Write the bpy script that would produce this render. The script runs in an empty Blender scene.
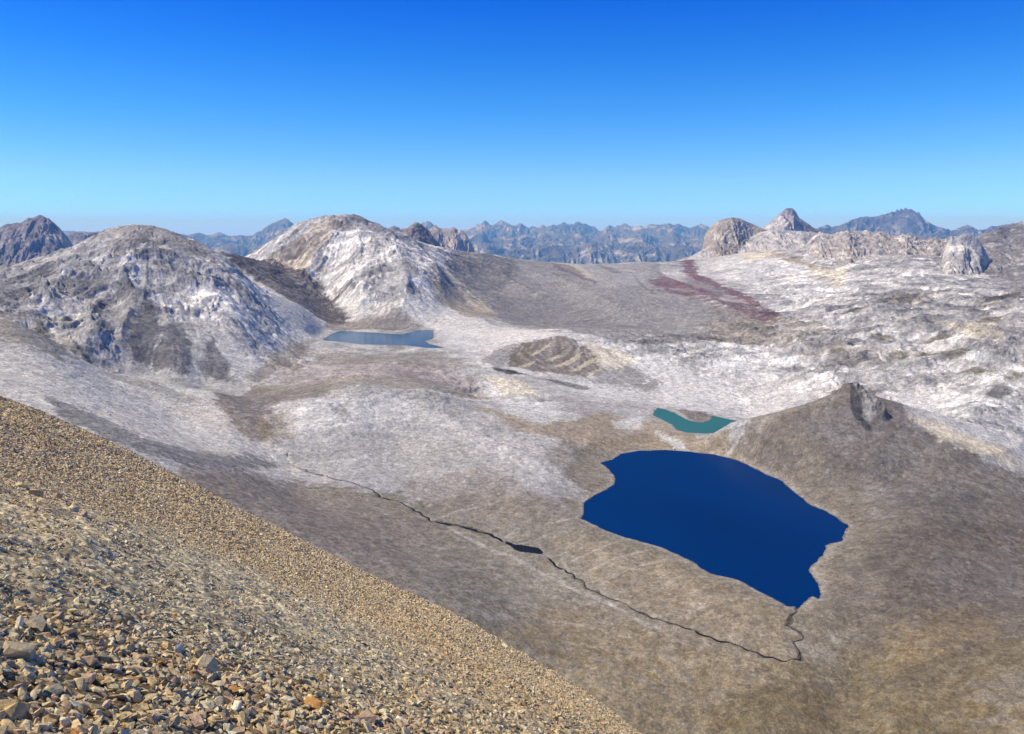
import bpy, bmesh, math, random
import numpy as np
from mathutils import Vector, Matrix, Euler

SC = bpy.context.scene
COL = SC.collection
R = math.radians
f32 = np.float32
random.seed(7)

# ------------------------------------------------------------------ camera
FOC, CX, CY = 788.0, 512.0, 367.0
PITCH = math.atan((367.0 - 232.0) / FOC)
cam = bpy.data.cameras.new('camera')
cam.sensor_width = 36.0
cam.lens = 36.0 * FOC / 1024.0
cam.clip_start = 0.3
cam.clip_end = 400000.0
camo = bpy.data.objects.new('camera', cam)
COL.objects.link(camo)
camo.rotation_euler = (R(90) - PITCH, 0, 0)
SC.camera = camo

# ------------------------------------------------------------------ light
SUN_AZ = R(-91.0)          # measured from +Y towards +X : left and a little behind
SUN_EL = R(51.0)
SUNDIR = Vector((math.sin(SUN_AZ) * math.cos(SUN_EL), math.cos(SUN_AZ) * math.cos(SUN_EL), math.sin(SUN_EL)))
sl = bpy.data.lights.new('sun', 'SUN')
sl.energy = 5.0
sl.angle = R(0.5)
sl.color = (1.0, 0.94, 0.85)
so = bpy.data.objects.new('sun', sl)
COL.objects.link(so)
so.rotation_euler = SUNDIR.to_track_quat('Z', 'Y').to_euler()

SKYTINT = [(.023,(.52,1.08,3.4)),(.062,(.60,1.05,1.6)),(.135,(.28,.905,1.57)),(.20,(.10,.72,1.62)),(.265,(.012,.52,1.67)),(.45,(.10,.34,.85))]
W = bpy.data.worlds.new('World')
SC.world = W
W.use_nodes = True
nt = W.node_tree
bg = nt.nodes['Background']
sky = nt.nodes.new('ShaderNodeTexSky')
sky.sky_type = 'NISHITA'
sky.sun_disc = False
sky.sun_elevation = SUN_EL
sky.sun_rotation = SUN_AZ
sky.altitude = 3000.0
sky.air_density = 1.0
sky.dust_density = 0.15
sky.ozone_density = 3.0
# the air of a high clear autumn day: deeper blue higher up, pale blue at the horizon
tcw = nt.nodes.new('ShaderNodeTexCoord'); sep = nt.nodes.new('ShaderNodeSeparateXYZ')
nt.links.new(tcw.outputs['Generated'], sep.inputs[0])
ramp = nt.nodes.new('ShaderNodeValToRGB')
cr = ramp.color_ramp
cr.elements[0].position = 0.0; cr.elements[0].color = (.46, .86, 4.6, 1)
cr.elements[1].position = 1.0; cr.elements[1].color = (.30, .36, .50, 1)  # zenith, out of frame, dimmed and greyed to cut the blue fill
for p_, c_ in SKYTINT:
    e_ = cr.elements.new(p_); e_.color = (*c_, 1)
nt.links.new(sep.outputs['Z'], ramp.inputs[0])
mul = nt.nodes.new('ShaderNodeMix'); mul.data_type = 'RGBA'; mul.blend_type = 'MULTIPLY'; mul.inputs['Factor'].default_value = 1
nt.links.new(sky.outputs[0], mul.inputs['A']); nt.links.new(ramp.outputs[0], mul.inputs['B'])
nt.links.new(mul.outputs['Result'], bg.inputs['Color'])
bg.inputs['Strength'].default_value = 0.11

SC.view_settings.view_transform = 'Standard'
SC.view_settings.look = 'None'
SC.view_settings.exposure = 0.1
SC.view_settings.gamma = 1.0
SC.render.engine = 'CYCLES'
SC.cycles.max_bounces = 5
SC.cycles.diffuse_bounces = 2
SC.cycles.glossy_bounces = 3
SC.cycles.transmission_bounces = 4
SC.cycles.volume_bounces = 0
SC.cycles.use_denoising = True
SC.cycles.denoiser = 'OPENIMAGEDENOISE'
SC.cycles.denoising_input_passes = 'RGB_ALBEDO_NORMAL'
SC.cycles.denoising_prefilter = 'ACCURATE'
SC.cycles.caustics_reflective = False
SC.cycles.caustics_refractive = False

# ------------------------------------------------------------------ maths helpers
CP, SP = math.cos(PITCH), math.sin(PITCH)
def ray(px, py):
    """direction through a pixel of the photograph, scaled so that its Y part is 1"""
    dy = FOC * CP + (CY - py) * SP
    return (px - CX) / dy, (-FOC * SP + (CY - py) * CP) / dy
def rays(px, py):
    px = np.asarray(px, float); py = np.asarray(py, float)
    dy = FOC * CP + (CY - py) * SP
    return (px - CX) / dy, (-FOC * SP + (CY - py) * CP) / dy

_rs = np.random.RandomState(11)
_perm = _rs.permutation(256).astype(np.int32)
_perm = np.concatenate([_perm, _perm])
_ang = _rs.rand(256) * 2 * np.pi
_gx = np.cos(_ang).astype(f32); _gy = np.sin(_ang).astype(f32)
def perlin(x, y, seed=0):
    x = np.asarray(x, np.float64) + seed * 17.37; y = np.asarray(y, np.float64) - seed * 9.71
    xi = np.floor(x); yi = np.floor(y)
    xf = (x - xi).astype(f32); yf = (y - yi).astype(f32)
    xi = xi.astype(np.int32) & 255; yi = yi.astype(np.int32) & 255
    x1 = (xi + 1) & 255; y1 = (yi + 1) & 255
    def g(a, b, fx, fy):
        h = _perm[_perm[a] + b]
        return _gx[h] * fx + _gy[h] * fy
    u = xf * xf * xf * (xf * (xf * 6 - 15) + 10)
    v = yf * yf * yf * (yf * (yf * 6 - 15) + 10)
    n00 = g(xi, yi, xf, yf); n10 = g(x1, yi, xf - 1, yf)
    n01 = g(xi, y1, xf, yf - 1); n11 = g(x1, y1, xf - 1, yf - 1)
    a = n00 + u * (n10 - n00); b = n01 + u * (n11 - n01)
    return (a + v * (b - a)) * 1.41
def fbm(x, y, wl, octs, seed=0, gain=0.5, ridged=False, lod=None):
    """wl: longest wavelength in metres; lod: the local grid spacing, octaves finer than it fade out"""
    out = np.zeros(np.shape(x), f32); amp = 1.0; tot = 0.0
    for o in range(octs):
        n = perlin(x / wl, y / wl, seed + o * 3)
        if ridged:
            n = 1.0 - 2.2 * np.abs(n)
        if lod is not None:
            n = n * np.clip(wl / (2.2 * lod) - 0.6, 0, 1).astype(f32)
        out += n * amp; tot += amp; amp *= gain; wl *= 0.49
    return out / tot
def sstep(a, b, x):
    t = np.clip((x - a) / (b - a), 0, 1)
    return t * t * (3 - 2 * t)

# ------------------------------------------------------------------ materials
def lin(r, g, b):
    f = lambda c: (c / 255.0 / 12.92) if c / 255.0 <= 0.04045 else ((c / 255.0 + 0.055) / 1.055) ** 2.4
    return (f(r), f(g), f(b))
def newmat(name):
    m = bpy.data.materials.new(name); m.use_nodes = True
    n = m.node_tree.nodes; l = m.node_tree.links
    return m, n, l, n['Principled BSDF']

def ground_material(name, scales=(40.0, 7.0, 1.6), bump=0.6, vary=0.30, bdist=1.0, grit=1.0, cells=()):
    """albedo from the surface's mineral attribute, broken up by noises of several sizes"""
    m, n, l, b = newmat(name)
    b.inputs['Roughness'].default_value = 0.95
    b.inputs['Specular IOR Level'].default_value = 0.12
    at = n.new('ShaderNodeAttribute'); at.attribute_name = 'mineral'
    tc = n.new('ShaderNodeTexCoord')
    cur = at.outputs['Color']
    hsum = None
    for i, s in enumerate(scales):
        if i: vary *= grit
        no = n.new('ShaderNodeTexNoise'); no.inputs['Scale'].default_value = 1.0 / s
        no.inputs['Detail'].default_value = 3.0; no.inputs['Roughness'].default_value = 0.65
        l.new(tc.outputs['Object'], no.inputs['Vector'])
        mr = n.new('ShaderNodeMapRange')
        mr.inputs['From Min'].default_value = 0.28; mr.inputs['From Max'].default_value = 0.72
        mr.inputs['To Min'].default_value = 1 - vary; mr.inputs['To Max'].default_value = 1 + vary
        l.new(no.outputs['Fac'], mr.inputs['Value'])
        mx = n.new('ShaderNodeVectorMath'); mx.operation = 'SCALE'
        l.new(cur, mx.inputs[0]); l.new(mr.outputs[0], mx.inputs['Scale'])
        cur = mx.outputs[0]
        ml = n.new('ShaderNodeMath'); ml.operation = 'MULTIPLY'
        ml.inputs[1].default_value = s * 0.2
        l.new(no.outputs['Fac'], ml.inputs[0])
        if hsum is None: hsum = ml.outputs[0]
        else:
            ad = n.new('ShaderNodeMath'); ad.operation = 'ADD'
            l.new(hsum, ad.inputs[0]); l.new(ml.outputs[0], ad.inputs[1]); hsum = ad.outputs[0]
    for cell in cells:
        vo = n.new('ShaderNodeTexVoronoi'); vo.inputs['Scale'].default_value = 1.0 / cell; l.new(tc.outputs['Object'], vo.inputs['Vector'])
        sp_ = n.new('ShaderNodeSeparateColor'); l.new(vo.outputs['Color'], sp_.inputs[0])
        mr = n.new('ShaderNodeMapRange'); mr.inputs['To Min'].default_value = .80; mr.inputs['To Max'].default_value = 1.18
        l.new(sp_.outputs[0], mr.inputs['Value'])
        mx = n.new('ShaderNodeVectorMath'); mx.operation = 'SCALE'; l.new(cur, mx.inputs[0]); l.new(mr.outputs[0], mx.inputs['Scale']); cur = mx.outputs[0]
    l.new(cur, b.inputs['Base Color'])
    bp = n.new('ShaderNodeBump'); bp.inputs['Strength'].default_value = bump
    bp.inputs['Distance'].default_value = bdist
    l.new(hsum, bp.inputs['Height']); l.new(bp.outputs[0], b.inputs['Normal'])
    return m

# ------------------------------------------------------------------ mesh helpers
def grid_mesh(name, X, Y, Z, mat, colour=None, smooth=True, kind='structure', mask=None):
    nr, nc = X.shape
    me = bpy.data.meshes.new(name)
    co = np.stack([X, Y, Z], -1).reshape(-1, 3).astype(f32)
    idx = np.arange(nr * nc, dtype=np.int32).reshape(nr, nc)
    q = np.stack([idx[:-1, :-1], idx[:-1, 1:], idx[1:, 1:], idx[1:, :-1]], -1).reshape(-1, 4)
    if mask is not None:
        q = q[mask.reshape(-1)]
        used = np.zeros(len(co), bool); used[q.ravel()] = True
        remap = np.cumsum(used).astype(np.int32) - 1
        co = co[used]; q = remap[q]
    else: used = None
    me.vertices.add(len(co)); me.vertices.foreach_set('co', co.ravel())
    me.loops.add(q.size); me.loops.foreach_set('vertex_index', q.ravel())
    me.polygons.add(len(q))
    me.polygons.foreach_set('loop_start', np.arange(0, q.size, 4, dtype=np.int32))
    me.polygons.foreach_set('loop_total', np.full(len(q), 4, np.int32))
    me.polygons.foreach_set('use_smooth', np.full(len(q), smooth, bool))
    me.update(calc_edges=True)
    if colour is not None:
        c = colour.reshape(-1, 3)
        if used is not None: c = c[used]
        a = me.color_attributes.new('mineral', 'FLOAT_COLOR', 'POINT')
        c4 = np.ones((len(c), 4), f32); c4[:, :3] = np.clip(c, 0.01, 0.9)
        a.data.foreach_set('color', c4.ravel())
    me.materials.append(mat)
    o = bpy.data.objects.new(name, me); COL.objects.link(o)
    if kind: o['kind'] = kind
    return o

def tps_fit(P, Zv, reg=1e-4):
    P = np.asarray(P, float); n = len(P)
    d2 = ((P[:, None] - P[None]) ** 2).sum(-1)
    K = 0.5 * d2 * np.log(d2 + 1e-12) + np.eye(n) * reg
    Q = np.hstack([np.ones((n, 1)), P])
    A = np.block([[K, Q], [Q.T, np.zeros((3, 3))]])
    s = np.linalg.solve(A, np.concatenate([Zv, np.zeros(3)]))
    return P, s
def tps_eval(fit, a, b):
    P, s = fit
    sh = a.shape; a = a.ravel(); b = b.ravel(); out = np.empty(len(a))
    for i in range(0, len(a), 20000):
        d2 = (a[i:i+20000, None] - P[:, 0]) ** 2 + (b[i:i+20000, None] - P[:, 1]) ** 2
        out[i:i+20000] = (0.5 * d2 * np.log(d2 + 1e-12)) @ s[:-3] + s[-3] + s[-2] * a[i:i+20000] + s[-1] * b[i:i+20000]
    return out.reshape(sh)
def bilin(G, fu, fv):
    """G[v,u] sampled at float indices"""
    fu = np.clip(fu, 0, G.shape[1] - 1.001); fv = np.clip(fv, 0, G.shape[0] - 1.001)
    i = fu.astype(np.int32); j = fv.astype(np.int32); s = fu - i; t = fv - j
    return (G[j, i] * (1 - s) + G[j, i + 1] * s) * (1 - t) + (G[j + 1, i] * (1 - s) + G[j + 1, i + 1] * s) * t

# ==================================================================
#  THE VALLEY: measured spots (pixel, pixel, metres ahead [, roughness])
# ==================================================================
# S: seen spots, third number is the distance ahead in metres
S = [
 # slope of our own mountain, running off to the left
 (-260,330,950,.4),(-120,318,980,.4),(0,318,1000,.5),(60,345,1030,.4),(150,380,1045,.4),(215,392,1060,.4),(255,402,1080,.4),
 (0,360,850,.3),(0,398,700,.3),(100,380,930,.3),(100,405,800,.3),(100,440,640,.3),(180,420,900,.2),(200,455,730,.2),(200,490,600,.2),
 (300,543,560,.15),(240,450,830,.2),(300,500,720,.15),(400,592,520,.15),(400,545,650,.15),(470,625,500,.15),(500,590,590,.15),
 (600,650,510,.2),(600,705,450,.2),(640,734,430,.2),(700,700,462,.25),(-200,420,620,.3),
 # stream line
 (289,462,860,.2),(352,483,805,.15),(398,502,765,.15),(434,522,730,.15),(490,534,708,.12),(512,545,686,.12),(540,554,670,.12),
 (588,589,602,.12),(620,603,576,.12),(677,625,541,.12),(731,644,515,.12),(766,657,500,.12),(797,658,497,.12),
 # hummock behind the stream
 (290,440,920,.4),(350,397,1066,.5),(300,408,1030,.5),(430,398,1080,.5),(300,387,1210,.3),(430,384,1250,.3),(400,440,960,.4),
 (450,480,830,.3),(500,440,950,.5),(520,500,775,.3),(560,470,870,.35),(520,412,1090,.3),(600,430,1040,.2),(560,412,1120,.2),
 (620,560,643,.15),(700,600,572,.15),(750,628,530,.12),(580,530,710,.2),(650,570,628,.15),(650,437,1052,.2),
 # right of the big lake
 (900,520,700,.3),(900,455,870,.25),(870,430,905,.3),(825,430,960,.25),(790,440,985,.25),(860,500,775,.25),(1024,472,850,.3),
 (980,450,885,.3),(935,426,930,.3),(1024,540,675,.4),(1024,600,555,.4),(1024,734,400,.4),(900,600,556,.35),(900,680,465,.35),
 (950,734,415,.3),(800,734,424,.25),(850,690,472,.25),(730,720,440,.25),(960,560,620,.4),(1200,500,780,.4),(1200,734,380,.4),
 (757,428,1045,.2),
 # plateau behind the cone
 (740,412,1250,.5),(740,395,1330,.6),(650,398,1300,.5),(605,402,1220,.3),(640,345,1650,.8),(700,350,1600,.9),(800,350,1580,1.),
 (850,372,1380,.9),(900,350,1500,1.),(1000,350,1400,1.),(1000,405,1100,.8),(960,420,1020,.8),(1024,445,970,.7),(1024,300,1900,1.),
 (900,300,2200,1.),(800,300,2500,.8),(700,300,2500,.4),(600,300,2500,.4),(760,330,1900,.8),(870,325,1750,1.),(1150,350,1350,1.),(1250,290,1900,1.),
 (1000,284,2600,.6),(850,259,3500,.8),(850,250,3900,.7),(800,250,4100,.6),(925,263,3150,.8),(760,251,4200,.5),(965,279,2750,.6),(750,268,3500,.5),(700,275,3500,.5),(700,259,4300,.4),(800,272,3300,.7),
 (660,262,4000,.4),(640,262,3900,.4),(690,285,3000,.4),
 # grey slope and its skyline
 (560,263,3500,.35),(520,260,3350,.4),(480,255,3180,.5),(455,254,3080,.6),(437,249,3000,.6),(560,290,2800,.4),(500,290,2700,.4),(480,275,2900,.5),
 (560,325,2100,.4),(500,325,2020,.3),(660,325,2050,.4),
 # brown striped mound, the trench at its foot, pale rock in front
 (520,343,1600,.4),(560,337,1640,.4),(600,345,1590,.5),(550,360,1500,.4),(500,367,1430,.2),(545,377,1385,.2),(600,390,1320,.2),
 (450,375,1360,.5),(500,388,1290,.6),(540,400,1200,.6),(470,395,1230,.6),
 # upper lake surroundings
 (300,362,1440,.5),(400,362,1440,.5),(350,376,1300,.5),(388,352,1590,.2),(470,347,1630,.3),(450,327,1930,.2),(320,342,1620,.3),
 (350,328,1920,.3),(400,326,1960,.3),(430,327,1950,.3),
 # dome mountain
 (145,226,1800,.45),(165,230.5,1805,.45),(180,237,1810,.5),(110,232,1780,.5),(93,242,1770,.6),(75,252,1720,.8),(38,268,1650,.8),(0,290,1500,.8),(0,312,1300,.6),
 (-120,280,1500,.8),(145,255,1640,.8),(100,280,1540,1.),(145,300,1480,1.),(60,310,1380,1.),(100,345,1260,.8),
 (145,345,1310,.12),(180,355,1275,.1),(217,362,1290,.15),(122,305,1480,.35),(150,372,1240,.1),(200,381,1235,.3),(240,384,1235,.3),(200,300,1530,.9),(240,330,1450,.7),(240,280,1680,.8),(199,245.5,1815,.6),(216,253.5,1830,.6),
 (260,290,1800,.6),(300,312,1830,.3),(325,329,1880,.2),(280,352,1480,.4),(310,345,1600,.4),(190,345,1330,.5),(270,320,1600,.6),
 # dark ridge between dome and white peak
 (215,250,2250,.5),(240,256,2300,.5),(265,263.5,2350,.5),(300,276,2380,.5),(335,300,2200,.4),(350,322,1990,.3),(300,296,2080,.4),
 # white peak
 (257,264.5,2500,.5),(279,249,2560,.7),(292,240,2600,.8),(303,231,2630,.8),(323,224.5,2680,.8),(335,220.5,2700,.9),(351,219.5,2710,.8),(367,222.5,2760,.9),(379,226,2820,.9),
 (391,231,2880,.8),(408,236,2920,.6),(420,246,2950,.6),(290,264,2500,.9),(325,245,2520,.9),(380,250,2440,.9),(350,285,2200,.7),(400,318,2000,.4),(430,272,2350,.8),
 (380,285,2180,1.),(400,240,2700,.8),(350,232,2600,.8),
 (450,300,2250,.3),(480,318,2060,.3),(445,275,2600,.4),(415,300,2120,.6),
]
# H: unseen or chosen spots (pixel column at the horizon, height, metres ahead, roughness)
H = [
 (0,-175,1170,.5),(100,-215,1160,.5),(-150,-150,1160,.5),(210,-240,1160,.3),
 (50,-170,2300,.5),(150,-160,2350,.5),(-150,-150,2200,.5),(230,-130,2050,.4),(150,-260,3200,.5),(0,-260,3200,.5),(-300,-260,3200,.5),
 (250,-230,3300,.5),(350,-150,3600,.5),(430,-220,3900,.5),(500,-260,4200,.4),(600,-300,4600,.4),(700,-190,5200,.4),
 (850,-170,4700,.6),(1000,-150,3800,.6),(1200,-150,3800,.6),(740,-150,4700,.5),
 (200,-500,7000,.5),(500,-600,7500,.5),(800,-500,8000,.5),(-300,-500,7000,.5),(1300,-500,7500,.5),
 (850,-262,1075,.5),(900,-262,1060,.5),(820,-266,1090,.5),(950,-262,1010,.5),
 (640,-270,1250,.3),(1024,-330,280,.3),(700,-345,260,.3),(400,-360,260,.3),(100,-300,260,.3),(-200,-230,260,.3),(1300,-320,300,.3),(1400,-230,800,.5),(1400,-150,2000,.8),
 (-500,-90,900,.4),(-500,-120,1500,.6),(300,-300,400,.2),(500,-310,380,.2),
]
LAKES = {
 'deep_lake': (-280.0, [(601,463),(607,461),(613,459.5),(621,454),(638,451),(664,450),(687,451.6),(714.5,454.6),(738,460.5),(753.6,468),(770,476),(781,480.5),(793.6,492),
   (810,504.5),(825,511),(837,518),(848,526),(844,533),(843,540),(826,545.5),(822,556),(814,563),(808.6,571),(817,582),(821,594.5),(818,598),(812,596),(806,600),(800,606),
   (787,606),(773,598),(755,589),(734,578),(709,573),(688,559),(659.5,546.5),(620.5,536),(599,527),(581,518.4),(584.6,512),(583,503.4),(593,496.5),(605,490),(614.5,484.5),(615,477),(609,469)]),
 'turquoise_lake': (-274.0, [(653,415),(655,411),(658,408),(665.7,409.6),(675.5,413.5),(685,419),(695,422),(703,422.5),(710.6,420),(712.6,415.5),(724,418.4),(744,422.3),(734,427),(726,432),
   (706.7,433.7),(687,432.5),(677.4,430),(671.6,424.3),(660,418.4)]),
 'upper_lake': (-235.0, [(322.7,340),(332,333.7),(340.5,331),(361,332),(379,333),(402,334.4),(418.4,330.2),(433.5,330.2),(433,339),(425,341),(429,344),(446,348),(426.6,348),(407.5,345.5),
   (361,344.3),(340.5,342),(328,341)]),
}
LAKE_XY = {}
for k, (zl, poly) in LAKES.items():
    p = []
    for px, py in poly:
        a, t = ray(px, py); Yd = zl / t; p.append((a * Yd, Yd))
    LAKE_XY[k] = np.array(p)

VS = 0.55    # weight of the log-distance axis
pts, zz, rr = [], [], []
def addp(a, Yd, z, r):
    pts.append((a, math.log(Yd) * VS)); zz.append(z / Yd); rr.append(r)
for px, py, Yd, r in S:
    a, t = ray(px, py); addp(a, Yd, t * Yd, r)
for px, z, Yd, r in H:
    addp((px - CX) / FOC, Yd, z, r)
for k, (zl, _) in LAKES.items():
    P = LAKE_XY[k]
    st = 1 if k != 'deep_lake' else 3
    for x, y in P[::st]: addp(x / y, y, zl, .12)
    c = P.mean(0); addp(c[0] / c[1], c[1], zl - 4, .1)
# thin out coincident spots
keep = []
for i, p in enumerate(pts):
    if all((p[0]-pts[j][0])**2 + (p[1]-pts[j][1])**2 > 0.006**2 for j in keep): keep.append(i)
pts = [pts[i] for i in keep]; zz = [zz[i] for i in keep]; rr = [rr[i] for i in keep]
# (z/Y, i.e. the slope of the sight line, is what is interpolated)
fitZ = tps_fit(pts, np.array(zz), 3e-7)
PU = np.array(pts); RRv = np.array(rr)

U0, U1, V0, V1 = -1.35, 1.35, math.log(235.0), math.log(9500.0)
GU, GV = 340, 380
gu, gv = np.meshgrid(np.linspace(U0, U1, GU), np.linspace(V0, V1, GV))
TG = tps_eval(fitZ, gu, gv * VS)
YG = np.exp(gv)
ZG = np.clip(TG, -1.2, 0.03) * YG
# roughness field: inverse-distance blend
w = np.zeros_like(gu); rsum = np.zeros_like(gu)
for (a, b), r in zip(PU, RRv):
    ww = 1.0 / (((gu - a) ** 2 + (gv * VS - b) ** 2) + 4e-4) ** 1.5
    w += ww; rsum += ww * r
RG = rsum / w

def base_height(a, lnY):
    fu = (a - U0) / (U1 - U0) * (GU - 1); fv = (lnY - V0) / (V1 - V0) * (GV - 1)
    return bilin(ZG, fu, fv)
def rough_at(a, lnY):
    fu = (a - U0) / (U1 - U0) * (GU - 1); fv = (lnY - V0) / (V1 - V0) * (GV - 1)
    return bilin(RG, fu, fv)

def inside_dist(P, x, y):
    """signed distance to a closed polygon, negative inside; coordinates in any one unit"""
    d = np.full(x.shape, 1e18); ins = np.zeros(x.shape, bool)
    n = len(P)
    for i in range(n):
        x0, y0 = P[i]; x1, y1 = P[(i + 1) % n]
        ex, ey = x1 - x0, y1 - y0
        wx, wy = x - x0, y - y0
        t = np.clip((wx * ex + wy * ey) / (ex * ex + ey * ey + 1e-12), 0, 1)
        d = np.minimum(d, (wx - ex * t) ** 2 + (wy - ey * t) ** 2)
        c = ((y0 > y) != (y1 > y))
        with np.errstate(divide='ignore', invalid='ignore'):
            ins ^= c & (x < ex * (y - y0) / (ey if ey != 0 else 1e-12) + x0)
    d = np.sqrt(d)
    return np.where(ins, -d, d)
def line_dist(P, x, y):
    d = np.full(x.shape, 1e18)
    for i in range(len(P) - 1):
        x0, y0 = P[i]; x1, y1 = P[i + 1]
        ex, ey = x1 - x0, y1 - y0
        wx, wy = x - x0, y - y0
        t = np.clip((wx * ex + wy * ey) / (ex * ex + ey * ey + 1e-12), 0, 1)
        d = np.minimum(d, (wx - ex * t) ** 2 + (wy - ey * t) ** 2)
    return np.sqrt(d)

def cone_height(X, Yd, z, wob):
    dx = X - XA; dy = Yd - YA
    rad = np.sqrt((dx / np.where(dx > 0, 1.75, 1.28)) ** 2 + (dy / np.where(dy > 0, .75, 1.0)) ** 2) * wob
    zc = ZA - 0.60 * np.sqrt(rad ** 2 + 2.0 ** 2) + 1.2 + 0.0010 * np.clip(rad, 0, 150) ** 2
    zc = zc - np.clip(rad - 120, 0, None) * .5
    k = 9.0
    m = np.maximum(z, zc)
    h = np.clip(1 - np.abs(z - zc) / k, 0, 1)
    return m + h * h * k * 0.25
_a, _t = ray(850, 388)
XA, YA, ZA = _a * 955.0, 955.0, _t * 955.0     # the cone beside the lake
def ground_hit(px, py):
    """where the sight line through a pixel first meets the smooth valley"""
    a, t = ray(px, py)
    lv = np.linspace(V0, math.log(8500.0), 1400)
    yl = np.exp(lv); h = cone_height(a * yl, yl, base_height(np.full_like(lv, a), lv), 1.0) / yl
    below = h >= t
    i = int(np.argmax(below)) if below.any() else int(np.argmax(h - t - 1e-3 * (lv < 0)))
    return a, lv[i]
QS = 0.40
def to_q(poly):
    return np.array([(a, lv * QS) for a, lv in (ground_hit(*p[:2]) for p in poly)])

STREAM = [(287,454),(289,463),(317,474),(335,479),(352,483),(373,491),(381,497),(398,502),(420,513),(428,519),(434,522),(450,524),(466,527),(490,534),(512,545),(526,550),(541,555),
          (560,568),(571,573),(580,580),(589,589),(604,596),(620,603),(640,612),(660,621),(677,625),(698,633),(731,644),(747,650),(766,657),(783,660),(798,659)]
OUTLET = [(795,606),(798,612),(792,619),(787,627),(792,630),(799,633),(802,638),(795,644),(797,647),(800,650),(798,659)]
def to_xy(poly):
    out = []
    for p in poly:
        a, lv = ground_hit(p[0], p[1]); Yd = math.exp(lv); out.append((a * Yd, Yd))
    return np.array(out)
STREAM_XY = to_xy(STREAM); OUTLET_XY = to_xy(OUTLET)

MOUND = ground_hit(697, 415.5)
POND_XY = to_xy([(505,541),(510,542),(516,545.5),(522,545.5),(531,547.5),(539,549),(542.5,552),(543,556),(537,556.5),(529,556),(521,555),(514,551.5),(510,547),(506,544)])
POND_Z = -283.4
# cone beside the lake: a local hill added on top of the valley floor

SPURS = [(to_xy(p_), h_ * 1.35, w_) for p_, h_, w_ in [
 ([(143,232),(132,255),(124,282),(136,300),(132,325),(122,350)], 30, 38), ([(150,232),(175,255),(205,285),(235,320)], 20, 40),
 ([(110,238),(85,265),(60,290),(40,315)], 24, 40), ([(160,300),(170,330)], 12, 26), ([(195,310),(202,345)], 14, 26), ([(105,285),(95,320),(92,345)], 18, 28),
 ([(350,220),(334,240),(316,262),(302,282)], 34, 42), ([(356,222),(385,245),(400,262),(408,290),(405,312)], 26, 45), ([(408,240),(432,264),(440,290)], 22, 40),
 ([(323,226),(300,246),(280,262)], 20, 35), ([(375,250),(368,280),(362,305)], 18, 32),
 ([(455,256),(500,275),(540,300)], 20, 60), ([(520,262),(570,285),(620,312)], 14, 60), ([(640,266),(690,290),(735,315)], 14, 60)]]
def outcrops(X, Yd, lod):
    """0..1 : where bare rock stands out of the rubble"""
    wx = fbm(X, Yd, 120, 3, 601, lod=lod) * 60; wy = fbm(X, Yd, 120, 3, 611, lod=lod) * 60
    n = fbm(X + wx, Yd * .85 + wy, 95, 8, 151, .64, lod=lod)
    r = fbm(X + wx, Yd + wy, 60, 7, 621, .62, True, lod=lod) - .45
    return sstep(-.05, .09, n + r * .30), n, r

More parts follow.
